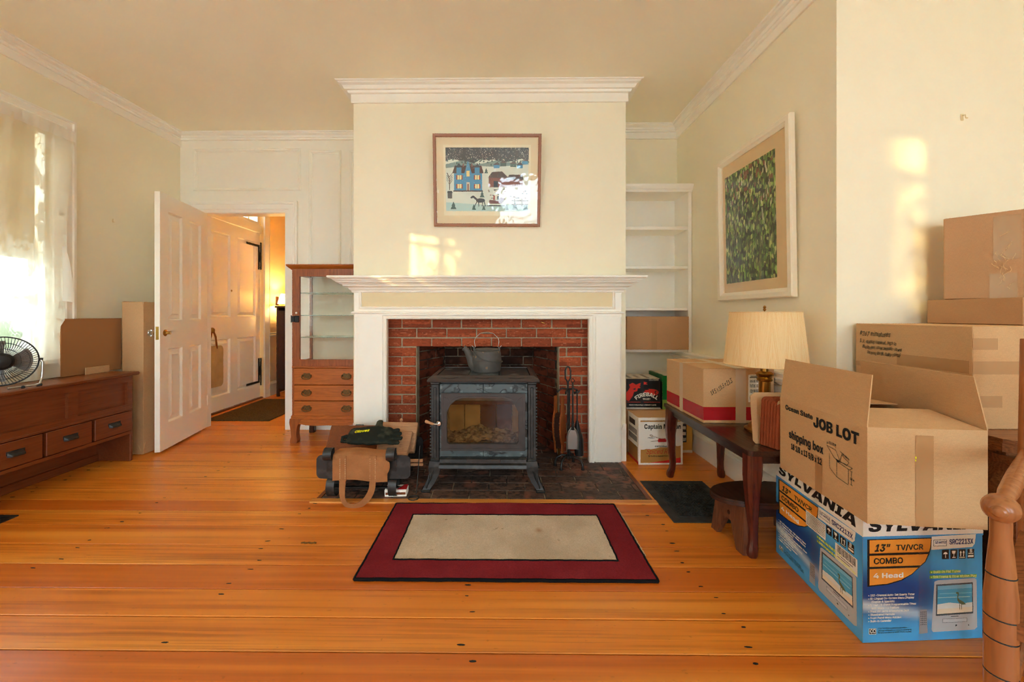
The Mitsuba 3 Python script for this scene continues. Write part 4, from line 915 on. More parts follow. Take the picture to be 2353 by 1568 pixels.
# ------------------------------------------------------------------ the hall behind
XH = -3.07
hallz = (4.0, 5.0, 0, 2.47)
wh = wall_x('wall_hall_left', XH - .2, XH, YB + .14, 7.0, [(hallz[0], hallz[1], -.01, hallz[3])], 'm_hall')
wall_y('wall_hall_end', 7.0, 7.12, XH - .2, -1.4, [], 'm_hall')
wall_x('wall_hall_right', -1.62, -1.5, YB + .14, 7.1, [], 'm_hall')
struct('ceiling_hall', bx(XH - .2, -1.4, YB, 7.1, ZC, ZC + .1), 'm_ceiling')
struct('trim_8', sweep([(XH, 5.1), (XH, 7.0)], [(0, 0), (.02, .004), (.024, .02), (.016, .032), (.02, .05), (0, .056)], -1, z=.775), 'm_white', 'chair rail in the hall')
struct('baseboard_hall', sweep([(XH, 5.1), (XH, 7.0)], [(0, 0), (.02, 0), (.02, .15), (0, .18)], -1), 'm_white')
casing('trim_9', hallz[0], hallz[1], hallz[3], onleft(XH, 0, 0), 'm_white', [(0, 0), (0, .02), (.08, .024), (.09, .03), (.095, 0)], 'white casing of the hall entrance')
d2 = struct('door_2', label='cream six panel entrance door in the hall with black strap hinges')
d2.M = onleft(XH - .09, hallz[0] + .01, .012)
WE, HE = .98, 2.095
py0, py1 = 4.5588 - 4.01, 4.9062 - 4.01
lw = (py0 - .10 - .12)
raised_door(d2, WE, HE, .05, [(a, b, c, d) for a, b in ((.12, py0 - .11), (py0, py1)) for c, d in ((.16, .79), (1.03, 1.97))], 'm_door')
d2.part('threshold', bx(-.02, WE + .02, -.012, .004, -.10, .085, .003), 'm_bench', 'worn wooden threshold')
d2.part('transom_rail', bx(-.01, WE + .01, HE, HE + .10, -.02, .07, .004), 'm_white')
tg = sbox(-.01, HE + .10, WE + .01, hallz[3] - .012).difference(unary_union([sbox(.05 + i * .183, HE + .14, .05 + i * .183 + .165, hallz[3] - .07) for i in range(5)]))
tw = d2.part('transom_sash', ext(tg, .0, .04), 'm_white', 'white transom sash over the entrance door')
for i in range(5): tw.part('pane', flat(sbox(.045 + i * .183, HE + .135, .055 + i * .183 + .165, hallz[3] - .065), .02), 'm_glass', 'clear transom pane')
for (c, s) in ((1.93, 1), (.20, -1)):
    y1 = WE - .012
    d2.part('strap_hinge', cat([bx(y1 - .26, y1, c - .014, c + .014, .05, .056, .002), bx(y1 - .03, y1, min(c, c - s * .30), max(c, c - s * .30), .05, .056, .002), bx(y1 + .012, y1 + .04, min(c + s * .05, c - s * .30), max(c + s * .05, c - s * .30), .05, .064, .002), cyl((y1 + .006, c - s * .08, .058), (y1 + .006, c - s * .20, .058), .011, n=10)]), 'm_black', 'black wrought iron strap hinge')
d2.part('peep_hole', cyl((WE * .46, 1.33, .05), (WE * .46, 1.33, .056), .01, n=12), 'm_brass')
kz = 0.8915
kn = d2.part('door_knob', xf(lathe([(.03, 0), (.03, .004), (.012, .01), (.012, .035), (.026, .045), (.03, .058), (.022, .07), (0, .074)], 20), mv(.08, kz, .05)), 'm_brass', 'round brass knob', smooth=40)
# canvas bag on the knob
bg = thing('canvas_bag', 'tan canvas bag with brown strap hanging on the entrance door knob', 'bag')
by = 4.13; bX = XH - .012
bshape = rrect(-.10, -.46, .12, -.0, .035)
bg.part('bag', ext(rrect(-.13, -.22, .13, .22, .045), -.012, .012), 'm_canvas', M=onleft(bX + .012, 4.13, .515))
bg.part('strap', cat([tube([(bX + .03, 4.09, kz + .028), (bX + .03, 4.075, kz - .04), (bX + .02, 4.04, .735)], .008, 4, asp=(1, .4)), tube([(bX + .03, 4.09, kz + .028), (bX + .035, 4.13, kz - .06), (bX + .02, 4.17, .70)], .009, 4, asp=(1, .4)), bx(bX + .015, bX + .022, 4.15, 4.20, .66, .73, .003)]), 'm_oak_v', 'brown leather strap')
single('doormat', cat([bx(-2.99, -2.34, 3.90, 4.88, 0, .012, .004)]), 'm_mat_brown', 'brown doormat on the hall floor inside the entrance door', 'doormat')
tl = thing('hall_cabinet', 'tall dark wooden stand at the hall wall carrying a lit lamp', 'cabinet', mv(-2.94, 5.06, 0))
tl.part('top', bx(-.015, .56, -.015, .36, 1.155, 1.18, .004), 'm_mahogany')
for x, y in ((0, 0), (.515, 0), (0, .315), (.515, .315)): tl.part('leg', bx(x, x + .03, y, y + .03, 0, 1.155, .003), 'm_mahogany')
tl.part('door', bx(.03, .515, .0, .014, .10, 1.12, .002), 'm_mahogany'); tl.part('side_panel', bx(.004, .014, .03, .315, .05, 1.155), 'm_mahogany'); tl.part('back_panel', bx(.03, .515, .33, .342, .05, 1.155), 'm_mahogany')
for z in (.22, .55, .84): tl.part('shelf', bx(.0, .545, 0, .345, z, z + .02, .003), 'm_mahogany')
hl_ = thing('hall_lamp', 'glowing lamp with warm white shade on the dark hall stand', 'lamp', mv(-2.895, 5.25, 1.18))
hl_.part('base', lathe([(0, 0), (.05, 0), (.05, .008), (.02, .02), (.012, .05), (.012, .07)], 20), 'm_brass', smooth=35)
hl_.part('lamp_shade', lathe([(.125, .03), (.085, .165)], 28)[0:1][0] is None or (lambda m: (m[0][:56], m[1][:56]))(lathe([(.125, .03), (.085, .165)], 28)), 'm_hallshade', smooth=True)
bulb = lathe([(0, .07), (.018, .074), (.024, .095), (.018, .115), (0, .122)], 14)
hl_.part('bulb', bulb, 'm_paper', more={'emitter': {'type': 'area', 'radiance': rgb([7.5, 4.8, 1.9])}})
single('switch_plate', cat([bx(-.02, .05, -.06, .06, 0, .005, .002), bx(.008, .022, -.014, .014, .005, .014, .002)]), 'm_mahogany', 'brown switch plate on the hall wall beside the lit lamp', 'switch', onleft(XH, 5.2843, 1.2521))

# ------------------------------------------------------------------ long wooden bench with drawers under the window
bn = thing('storage_bench', 'long brown wooden bench with recessed panels and drawers under the left window', 'bench')
BF, BK, BY0, BY1, BT = -2.72, -2.985, 1.20, 2.86, .65
bn.part('top', bx(BK - .012, BF + .022, BY0 - .03, BY1 + .03, BT - .024, BT, .006), 'm_bench')
for y in (BY0, BY1 - .022): bn.part('end_panel', bx(BK, BF - .004, y, y + .022, 0, BT - .024, .003), 'm_bench')
bn.part('back', bx(BK, BK + .014, BY0 + .02, BY1 - .02, .0, BT - .024), 'm_bench')
bn.part('toe_board', bx(BK + .014, BK + .03, BY0 + .02, BY1 - .02, 0, .05, .003), 'm_bench')
DR = [2.855 - .278 * k for k in range(7)]
z_ = (.2, .222, .372, .386)
# frame rails in one face, with the recessed panels behind
g = sbox(BY0 + .01, z_[3], BY1 - .01, BT - .024)
PY = [2.815, 2.455, 2.035, 1.615]
pans = []
for k in range(4):
    hi = PY[k] - (0 if k == 0 else .028); lo = (PY[k + 1] + .028) if k < 3 else 1.23
    pans.append((lo, hi, z_[3] + .035, BT - .068)); g = g.difference(sbox(lo, z_[3] + .035, hi, BT - .068))
bn.part('face_frame', ext(g, -.024, 0), 'm_bench', M=onleft(BF, 0, 0))
for lo, hi, a, b in pans: bn.part('recessed_panel', cat([bx(BF - .028, BF - .020, lo - .004, hi + .004, a - .004, b + .004)]), 'm_bench')
bn.part('rail', cat([bx(BF - .02, BF + .002, BY0 + .01, BY1 - .01, z_[2], z_[3], .002), bx(BF - .02, BF + .002, BY0 + .01, BY1 - .01, z_[0], z_[1], .002)]), 'm_bench')
bn.part('bottom', bx(BK, BF, BY0 + .02, BY1 - .02, z_[0], z_[0] + .012), 'm_bench')
for k in range(6):
    hi, lo = DR[k] - .012, max(DR[k + 1], BY0 + .02) + .006
    if lo > hi - .05: continue
    dd = bn.part('drawer', bx(BF - .02, BF + .006, lo, hi, z_[1] + .004, z_[2] - .004, .003), 'm_bench')
    c = (lo + hi) / 2
    pm = grid(lambda u, v: np.stack([BF + .006 + .022 * np.sin(math.pi * v * .62) * np.sqrt(np.clip(1 - (2 * u - 1) ** 6, 0, 1)), c - .038 + u * .076, .312 - .026 * v], 1), 14, 8)
    dd.part('bin_pull', cat([thick(pm, .003), bx(BF + .005, BF + .008, c - .043, c + .043, .296, .318, .001)]), 'm_iron', 'dark iron bin pull', smooth=50)
# desk fan
fan = thing('desk_fan', 'black wire desk fan with chrome stand on the bench before the lace curtain', 'fan', fr((-2.82, 2.178, .808), (.6, .8, 0), (0, 0, 1)))
R = .137
fan.part('rim', cat([tube([(R * math.cos(a), R * math.sin(a), z) for a in np.linspace(0, 2 * math.pi, 49)[:-1]], .0032, 8, closed=True) for z in (-.012, .0)]), 'm_black', smooth=True)
for s, nm in ((1, 'front_grille'), (-1, 'rear_grille')):
    ws = []
    for q in range(64):
        a = q * 2 * math.pi / 64; b = a + .22
        ws.append(tube([(.036 * math.cos(a), .036 * math.sin(a), s * .030 - .006), (.085 * math.cos((a + b) / 2), .085 * math.sin((a + b) / 2), s * .026 - .006), (R * math.cos(b), R * math.sin(b), s * .004 - .006)], .0009, 4, False))
    for rr in (.07, .103): ws.append(tube([(rr * math.cos(a), rr * math.sin(a), s * (.029 if rr < .1 else .021) - .006) for a in np.linspace(0, 2 * math.pi, 41)[:-1]], .0011, 4, closed=True))
    fan.part(nm, cat(ws), 'm_black', 'thin radial wires', smooth=True)
fan.part('hub', lathe([(.047, .018), (.047, .026), (.036, .032), (.034, .036), (.02, .04), (0, .042)], 28), 'm_black', 'round dark hub', smooth=35)
fan.part('motor', lathe([(.0, -.085), (.03, -.082), (.04, -.06), (.042, -.04)], 20), 'm_black', smooth=35)
for q in range(3):
    a0_ = q * 2 * math.pi / 3
    fan.part('blade', thick(grid(lambda u, v: np.stack([(.03 + u * .085) * np.cos(a0_ + (v - .5) * 1.3), (.03 + u * .085) * np.sin(a0_ + (v - .5) * 1.3), -.006 + (v - .5) * .03], 1), 8, 10), .0015), 'm_blade', smooth=50)
for s in (-1, 1): fan.part('stand', tube([(s * (R + .004), .0, -.006), (s * (R + .014), -.02, -.006), (s * (R + .012), -.10, -.004), (s * (R + .004), -.143, .0), (s * (R - .02), -.149, .02), (s * .02, -.1495, .055)], .0055, 10), 'm_chrome', 'bent chrome tube stand', smooth=True)
for s in (-1, 1):
    fan.part('foot', bx(s * (R) - .012, s * (R) + .012, -.158, -.143, -.008, .010, .003), 'm_black', 'black rubber foot')
    fan.part('foot', bx(s * .075 - .008, s * .075 + .008, -.158, -.144, .028, .044, .003), 'm_black', 'black rubber foot')
for s in (-1, 1): fan.part('pivot', cyl((s * (R - .002), 0, -.006), (s * (R + .016), 0, -.006), .007, n=10), 'm_black')
# cardboard behind the bench
single('cardboard_sheet', bx(XL + .056, XL + .080, 2.578, 2.995, BT + .002, 1.043, .002), 'm_card_brown', 'wide flat brown carton leaning on the wall between curtain and tall box', 'cardboard')
single('cardboard_strip', bx(XL + .11, XL + .117, 2.70, 2.865, BT + .001, .70, .001), 'm_card', 'narrow strip of cardboard at the end of the bench top', 'cardboard')
tb = thing('tall_box', 'tall narrow cardboard box standing between the bench and the open door', 'box', mv(-2.7438, 2.965, 0.0, 0))
tb.part('body', bx(-.165, 0, 0, .16, .002, 1.12, .002), 'm_card')
tb.part('flap', cat([xf(bx(-.163, -.002, -.0015, .0015, 0, .05), mv(0, .0015, 1.118, 0, 4)), xf(bx(-.0015, .0015, .002, .158, 0, .05), mv(-.0015, 0, 1.118, 0, 0, 3)), xf(bx(-.0015, .0015, .002, .158, 0, .055), mv(-.1635, 0, 1.118, 0, 0, 4))]), 'm_card', 'upright flap at the open top')
tb.part('corner_tear', cat([xf(bx(-.001, .001, -.0008, .0, 0, .05), mv(-.018, -.0005, .03, 0, 0, -25)), xf(bx(-.001, .001, -.0008, 0, 0, .06), mv(.0, -.0005, .04, 0, 0, 18))]), 'm_manila', 'pale scuff marks near the floor')
# black floor register at the left edge
fg = thing('floor_register', 'black floor register at the left edge of the photo', 'floor vent', mv(0, 0, 0))
fg.part('frame', ext(sbox(-2.86, 1.72, -2.575, 2.06).difference(sbox(-2.84, 1.74, -2.595, 2.04)), 0, .006), 'm_iron')
fg.part('grille', cat([bx(-2.84, -2.595, 1.745 + q * .0148, 1.752 + q * .0148, 0, .005) for q in range(20)] + [bx(-2.84 + q * .061, -2.833 + q * .061, 1.74, 2.04, 0, .004) for q in range(5)]), 'm_iron')

# ------------------------------------------------------------------ oak display cabinet
oc = thing('display_cabinet', 'oak display cabinet with glass door and three drawers left of the mantel', 'cabinet')
A0, A1 = -1.7568, -1.158; Y0_, Y1_ = 3.25, 3.575
zT, zDb, zGt, zGb = 1.4487, 0.6432, 1.3871, 0.6976
zD = [0.6251, 0.4835, 0.3511, 0.2223]
oc.part('cornice', sweep([(A0, Y1_), (A0, Y0_), (A1, Y0_), (A1, Y1_)], [(0, 0), (.006, 0), (.01, .008), (.016, .012), (.03, .026), (.034, .036), (.034, .042), (0, .042)], -1, z=zT - .004), 'm_oak_h')
oc.part('top', bx(A0, A1, Y0_, Y1_, zT + .01, zT + .036), 'm_oak_h')
zF = 0.2005
for x in (A0, A1 - .022):
    for y in (Y0_, Y1_ - .03): oc.part('corner_post', bx(x, x + .022, y, y + .03, zF, zT, .002), 'm_oak_v')
    oc.part('side_panel', bx(x + .006, x + .016, Y0_ + .03, Y1_ - .03, zF, zDb + .01), 'm_oak_v')
    for za, zb in ((zDb - .03, zDb + .03), (zT - .05, zT)): oc.part('side_rail', bx(x + .003, x + .019, Y0_ + .03, Y1_ - .03, za, zb), 'm_oak_h')
    oc.part('side_pane', xf(flat(sbox(Y0_ + .03, zDb + .03, Y1_ - .03, zT - .05)), onleft(x + .011, 0, 0)), 'm_glass', 'clear side glass')
oc.part('back_panel', bx(A0 + .01, A1 - .01, Y1_ - .012, Y1_ - .004, zF, zT), 'm_mat_cream', 'pale back board')
oc.part('floor_board', bx(A0 + .01, A1 - .01, Y0_ + .02, Y1_ - .01, zDb - .012, zDb), 'm_oak_h')
for yy in (672.7, 724.6, 775.5):
    z = {672.7: 1.2550, 724.6: 1.0655, 775.5: 0.8797}[yy]
    oc.part('glass_shelf', bx(A0 + .024, A1 - .024, Y0_ + .03, Y1_ - .015, z - .005, z, .0), 'm_glassy', 'greenish glass shelf')
gx_ = -1.6838 - A0
dg = sbox(A0 + .012, zDb, A1 - .012, zT).difference(sbox(A0 + gx_, zGb, A1 - gx_, zGt))
dd = oc.part('door', ext(dg, 0, .02), 'm_oak_v', 'oak door frame', M=front(0, Y0_, 0))
dd.part('pane', xf(flat(sbox(A0 + gx_ - .005, zGb - .005, A1 - gx_ + .005, zGt + .005), .008), front(0, Y0_, 0)), 'm_glass', 'clear door glass')
dd.part('knob', xf(lathe([(.003, 0), (.003, .01), (.008, .014), (.009, .02), (.004, .026), (0, .027)], 14), front(-1.7007, Y0_ - .02, 1.0836)), 'm_paper', 'white porcelain knob', smooth=35)
dd.part('lock', cat([bx(-1.7514, -1.7225, Y0_ - .03, Y0_ - .0, 1.0106, 1.0571, .003), bx(-1.7189, -1.6864, Y0_ - .034, Y0_ - .018, 1.0070, 1.0607, .003), cyl((-1.7478, Y0_ - .028, 1.0034), (-1.7478, Y0_ - .028, 1.0643), .004, n=8)]), 'm_black', 'black iron turn latch')
oc.part('drawer_rail', bx(A0, A1, Y0_ - .004, Y1_ - .02, zD[0], zDb - .002, .002), 'm_oak_h')
for q in range(3):
    d_ = oc.part('drawer', bx(A0 + .018, A1 - .018, Y0_ - .006, Y0_ + .02, zD[q + 1] + .002, zD[q] - .002, .003), 'm_oak_h')
    zc = (zD[q] + zD[q + 1]) / 2
    for xh in (-1.629, -1.298):
        esc = unary_union([affinity.scale(Point(0, .006).buffer(1, quad_segs=8), .020, .017), Point(-.03, .006).buffer(.010), Point(.03, .006).buffer(.010), Point(-.018, .016).buffer(.011), Point(.018, .016).buffer(.011), affinity.scale(Point(0, -.008).buffer(1), .026, .008)]).difference(unary_union([Point(-.011, .012).buffer(.003), Point(.011, .012).buffer(.003), Point(0, -.002).buffer(.003)]))
        pull = d_.part('drawer_pull', cat([ext(esc, 0, .002), tube([(-.036, .006, .006), (-.04, -.004, .012), (-.028, -.018, .016), (0, -.023, .017), (.028, -.018, .016), (.04, -.004, .012), (.036, .006, .006)], .0036, 8)] + [xf(lathe([(.006, 0), (.007, .006), (.004, .011), (0, .012)], 10), mv(s * .034, .006, .001)) for s in (-1, 1)]), 'm_pull', 'ornate aged brass bail pull', M=front(xh, Y0_ - .006, zc + .002), smooth=35)
oc.part('base_moulding', bx(A0 - .006, A1 + .006, Y0_ - .012, Y1_, 0.1966, 0.2290, .005), 'm_oak_h')
zAp = 0.2038
tt = np.linspace(0, 1, 21); bot = 0.1570 - .012 * np.sin(math.pi * tt) + .012 * np.cos(4 * math.pi * tt) * .3
ap = Polygon([(A0 + .04, zAp), (A1 - .04, zAp)] + [(A1 - .04 + (A0 - A1 + .08) * t, b) for t, b in zip(tt, bot)])
oc.part('apron', ext(ap, -.02, 0), 'm_oak_h', 'curved lower apron', M=front(0, Y0_ - .008, 0))
for s, x in ((1, A0), (-1, A1)):
    out = [(-.012, 1.0), (-.016, .85), (-.004, .5), (.0, .28), (-.010, .10), (-.006, 0), (.045, 0), (.050, .1), (.042, .35), (.046, .6), (.062, .84), (.09, 1.0)]
    oc.part('front_leg', ext(Polygon([(x + s * a, b * zAp) for a, b in out]), -.055, 0), 'm_oak_v', 'curved front leg', M=front(0, Y0_ - .014, 0))
    oc.part('back_leg', bx(*( (x + .005, x + .05) if s > 0 else (x - .05, x - .005)), Y1_ - .05, Y1_ - .005, 0, zAp, .004), 'm_mahogany')

# ------------------------------------------------------------------ built-in bookcase in the alcove
bk = thing('alcove_bookcase', 'white built-in bookcase with four shelves in the alcove right of the mantel', 'bookcase')
KY0, KY1, KX1 = 3.25, YBR - .004, XR - .004
KZ = [(1.7725, 1.8013), (1.4489, 1.4741), (1.1038, 1.1289), (0.7586, 0.7838)]
KT = 2.0817
KB = KZ[3][0]
for x in (CX1 + .004, KX1 - .026): bk.part('stile', bx(x, x + .026, KY0, KY1, KB, KT + .02, .002), 'm_white')
bk.part('face_stile', bx(1.5276, KX1, KY0 - .012, KY0 + .004, KB - .006, KT + .02, .002), 'm_white')
bk.part('back_board', bx(CX1 + .02, KX1 - .02, KY1 - .014, KY1, KB, KT + .04), 'm_white')
for a, b in KZ: bk.part('shelf', bx(CX1 + .03, KX1 - .026, KY0 + .004, KY1 - .012, a, b, .003), 'm_white')
bk.part('top_board', bx(CX1 + .004, KX1, KY0, KY1, KT, KT + .03), 'm_white')
bk.part('cornice', sweep([(CX1 + .003, KY0 - .012), (KX1 + .002, KY0 - .012)], [(0, 0), (.006, .002), (.012, .018), (.02, .022), (.03, .04), (.034, .052), (.034, .06), (-.05, .06), (-.05, 0)], -1, z=KT - .002), 'm_white')

# ------------------------------------------------------------------ cardboard boxes: helpers
def face_front(): return fr((0, 0, 0), (1, 0, 0), (0, 0, 1))
def face_left(d): return fr((0, d, 0), (0, -1, 0), (0, 0, 1))
def deco(node, name, items, M, label=None, z0=.0006):
    """Flat print: (polygon, colour) pairs, later ones on top, as one thin sheet in the plane of M."""
    ms, cs, over = [], [], None
    for pg, col in items[::-1]:
        pg = pg.buffer(0); seen = pg if over is None else pg.difference(over)
        over = pg if over is None else over.union(pg)
        if seen.area < 1e-9: continue
        seen = unary_union([g for g in getattr(seen, 'geoms', [seen]) if g.geom_type == 'Polygon' and g.area > 1e-9])
        if seen.is_empty: continue
        m = flat(seen, z0); ms.append(m); cs.append(np.tile(C(*col), (len(m[0]), 1)))
    return node.part(name, cat(ms), 'm_colors', label, color=np.vstack(cs), M=node.M @ M)
def stroke(pts, w): return LineString(pts).buffer(w / 2, quad_segs=2)
def lines(node, name, items, M, mat='m_ink', label=None):
    """items: (string, height, x, y, options)."""
    for s, h, x, y, o in items: node.part(name, text(s, h, x, y, .0016, **o), mat, label, M=node.M @ M)
def hand(v):
    v = v.copy(); v[:, 1] += .0014 * np.sin(v[:, 0] * 260) + .0014 * np.sin(v[:, 0] * 97 + 1); v[:, 0] += .0007 * np.sin(v[:, 1] * 330 + v[:, 0] * 120); return v
def carton(name, label, M, w, d, h, mat='m_card', cat_='box', c=.002):
    t = thing(name, label, cat_, M); t.part('body', bx(0, w, 0, d, 0, h, c), mat); return t
scene['m_cleartape'] = {'type': 'thindielectric', 'int_ior': 1.45, 'specular_transmittance': rgb([.95, .93, .90])}
def strip(node, M, x0, y0, x1, y1, z=.0009, mat='m_tape_brown'): node.part('tape_strip', flat(sbox(x0, y0, x1, y1), z), mat, 'strip of packing tape', M=node.M @ M)

# box on the bookcase shelf
b = carton('bookcase_box', 'wide brown cardboard box filling the lowest shelf of the alcove bookcase', mv(1.0136, 3.205, KZ[3][1] + .001), 1.5287 - 1.0136 - .012, .24, 1.0537 - KZ[3][1], 'm_card_dark')
strip(b, face_front(), .20, 0, .245, .25)

# ------------------------------------------------------------------ liquor cartons in the alcove
b = carton('plain_carton', 'plain brown carton under the black carton with red lettering', mv(.925, 3.05, 0), .27, .26, .333, 'm_card_dark')
fbX = 0.9625
b = carton('black_carton', 'black and red whisky carton with white lettering standing left in the alcove', mv(fbX, 3.06, .335), .265, .25, 0.5702 - .335, 'm_card')
W, Hh = .265, 0.5702 - .335
flame = Polygon([(.01, .14), (.03, .17), (.02, .19), (.05, .205), (.075, .19), (.10, .20), (.13, .215), (.165, .205), (.15, .20), (.165, .19), (.14, .192), (.125, .18), (.10, .178), (.115, .165), (.09, .16), (.085, .14), (.06, .13), (.05, .10), (.02, .06), (0, .07), (0, .13)])
fl2 = Polygon([(.11, .135), (.15, .14), (.14, .148), (.175, .15), (.17, .158), (.21, .155), (.235, .15), (.25, .135), (.248, .12), (.235, .11), (.215, .108), (.2, .115), (.17, .122), (.15, .125), (.13, .128)])
deco(b, 'print', [(sbox(0, .012, W, Hh), (34, 32, 33)), (sbox(0, 0, W, .012), (206, 198, 184)), (flame, (206, 52, 42)), (Polygon([(.05, .155), (.075, .165), (.07, .15)]), (34, 32, 33)), (Polygon([(.055, .13), (.085, .14), (.075, .128)]), (34, 32, 33)), (fl2, (206, 52, 42)), (Point(.232, .132).buffer(.012), (34, 32, 33)), (Point(.234, .131).buffer(.007), (206, 52, 42)), (sbox(0, .052, W, .056), (200, 44, 40)), (sbox(.11, .012, .135, Hh), (44, 42, 43))], face_front(), 'black print with red flames')
def arcw(cx, R):
    def f(v):
        v = v.copy(); a = (v[:, 0]) / R; r = R + v[:, 1]
        v[:, 0], v[:, 1] = cx + r * np.sin(a), r * np.cos(a) - R; return v
    return f
lines(b, 'lettering', [('FIREBALL', .030, 0, .100, dict(wt=4, center=True, w=.17, warp=arcw(.158, .12))), ('WHISKY', .014, .158, .072, dict(bold=True, center=True, w=.06)), ('12 x 750ml', .012, .175, .222, dict(bold=True, w=.075)), ('WHISKY WITH NATURAL CINNAMON FLAVOR', .008, .02, .028, dict(bold=True, w=.21))], face_front(), 'm_paper', 'white lettering')
deco(b, 'top_print', [(sbox(.0, .0, W, .25), (214, 206, 188)), (sbox(.03, .03, .06, .22), (150, 140, 124)), (sbox(.1, .05, .13, .2), (170, 160, 140)), (sbox(.17, .03, .20, .22), (140, 130, 116))], fr((0, 0, Hh), (1, 0, 0), (0, 1, 0)), 'worn pale top')
b = carton('yellow_carton', 'yellow carton with black printed bars low in the alcove behind the white carton', mv(1.205, 3.05, 0), .265, .27, .333, 'm_card')
Wy = .265
deco(b, 'print', [(sbox(0, .02, Wy, .333), (206, 150, 62)), (sbox(0, 0, Wy, .02), (214, 200, 172)), (sbox(.10, .08, .22, .27), (46, 42, 52))] + [(sbox(.105, .09 + q * .045, .215, .115 + q * .045), (214, 206, 190)) for q in range(4)] + [(sbox(.108 + i * .009, .092, .112 + i * .009, .135), (40, 38, 46)) for i in range(12)], face_front(), 'yellow print with black bars')
gX = 1.2386
Hg = 0.5957 - .335
b = carton('green_carton', 'green gin carton picturing a bottle, right of the black carton', mv(gX, 3.05, .335), .255, .28, Hg, 'm_card')
bot = Polygon([(.045, .02), (.10, .02), (.10, .14), (.093, .165), (.083, .18), (.083, .235), (.064, .235), (.064, .18), (.052, .165), (.045, .14)])
deco(b, 'print', [(sbox(0, 0, .255, Hg), (22, 112, 50)), (sbox(0, 0, .255, .075), (128, 158, 72)), (bot, (18, 74, 36)), (sbox(.062, .2, .086, .245), (206, 210, 200)), (sbox(.045, .06, .1, .12), (214, 216, 206)), (sbox(.05, .095, .095, .098), (90, 100, 90)), (Point(.073, .15).buffer(.009), (150, 40, 40))], face_front(), 'green print with a bottle')
deco(b, 'side_print', [(sbox(0, 0, .28, Hg), (26, 34, 30)), (sbox(0, Hg - .05, .28, Hg), (20, 92, 44)), (sbox(.06, .13, .2, .15), (90, 96, 90))], face_left(.28), 'dark side print')
deco(b, 'top_print', [(sbox(.02, 0, .255, .28), (206, 200, 184)), (sbox(0, 0, .02, .28), (22, 100, 48))], fr((0, 0, Hg), (1, 0, 0), (0, 1, 0)), 'pale top')
cX, cY = 0.9672, 2.80
Wc, Hc = 1.2852 - cX, .335
b = carton('white_carton', 'white and gold rum carton on the floor in front of the alcove', mv(cX, cY, .001, 1.5), Wc, .215, Hc, 'm_card')
torn = [(Wc - .014, .012), (Wc - .014, .135)] + [(Wc - .014 - q * (Wc - .03) / 14, .135 - .002 * q + rnd.uniform(-.004, .004)) for q in range(1, 15)] + [(.014, .012)]
sword = lambda s: unary_union([stroke([(.17 + s * .075, .205), (.17 - s * .03, .17), (.17 - s * .08, .165)], .004), affinity.rotate(affinity.scale(Point(.17 + s * .078, .207).buffer(1), .012, .007), 20 * s).difference(affinity.scale(Point(.17 + s * .078, .207).buffer(1), .006, .003))])
deco(b, 'print', [(sbox(0, 0, Wc, Hc), (232, 226, 214)), (sbox(.014, .305, Wc - .014, .315), (170, 124, 66)), (Polygon(torn), (176, 128, 66)), (Polygon([(.07, .012), (Wc - .014, .012), (Wc - .014, .05), (.2, .03)]), (196, 38, 36)), (sword(1), (140, 124, 96)), (sword(-1), (140, 124, 96)), (Polygon([(.14, .16), (.2, .16), (.2, .18), (.19, .185), (.15, .185), (.14, .18)]), (178, 40, 44))], face_front(), 'white, gold and red print')
lines(b, 'lettering', [('Captain Morgan', .034, .042, .255, dict(wt=3, w=.262)), ('GENUINE', .007, .065, .188, dict(bold=True, w=.05)), ('QUALITY', .007, .205, .188, dict(bold=True, w=.05)), ('ORIGINAL', .011, .168, .125, dict(bold=True, center=True, w=.10)), ('SPICED & SMOOTH FINISH', .009, .07, .056, dict(bold=True, w=.18))], face_front(), 'm_ink', 'black lettering')
lines(b, 'red_lettering', [('Spiced Rum', .033, .055, .078, dict(bold=False, shear=.3, w=.2))], face_front(), 'm_red', 'red script lettering')
deco(b, 'side_print', [(sbox(0, 0, .215, Hc), (222, 214, 198)), (sbox(.01, .02, .20, .12), (150, 104, 54)), (sbox(0, 0, .215, .02), (170, 36, 34)), (sbox(.02, .15, .19, .19), (120, 114, 106)), (sbox(.02, .2, .19, .24), (140, 132, 122)), (sbox(.03, .26, .15, .3), (60, 56, 54))], face_left(.215), 'printed side panel')

# ------------------------------------------------------------------ long dark table
TZ = .478; TX0, TX1, TY0, TY1 = 1.07, 1.475, 1.712, 2.63
tbl = thing('side_table', 'long dark stained wooden table with cabriole legs against the right wall', 'table')
tbl.part('top', (lambda m: m)(ext(rrect(TX0, TY0, TX1, TY1, .022), TZ - .016, TZ)), 'm_mahogany', smooth=30)
tbl.part('top_edge', ext(rrect(TX0 + .008, TY0 + .008, TX1 - .008, TY1 - .008, .02), TZ - .026, TZ - .015), 'm_mahogany')
for m_ in (bx(TX0 + .03, TX0 + .048, TY0 + .05, TY1 - .05, TZ - .066, TZ - .025, .003), bx(TX1 - .048, TX1 - .03, TY0 + .05, TY1 - .05, TZ - .066, TZ - .025, .003), bx(TX0 + .05, TX1 - .05, TY0 + .03, TY0 + .048, TZ - .066, TZ - .025, .003), bx(TX0 + .05, TX1 - .05, TY1 - .048, TY1 - .03, TZ - .066, TZ - .025, .003)): tbl.part('apron', m_, 'm_mahogany')
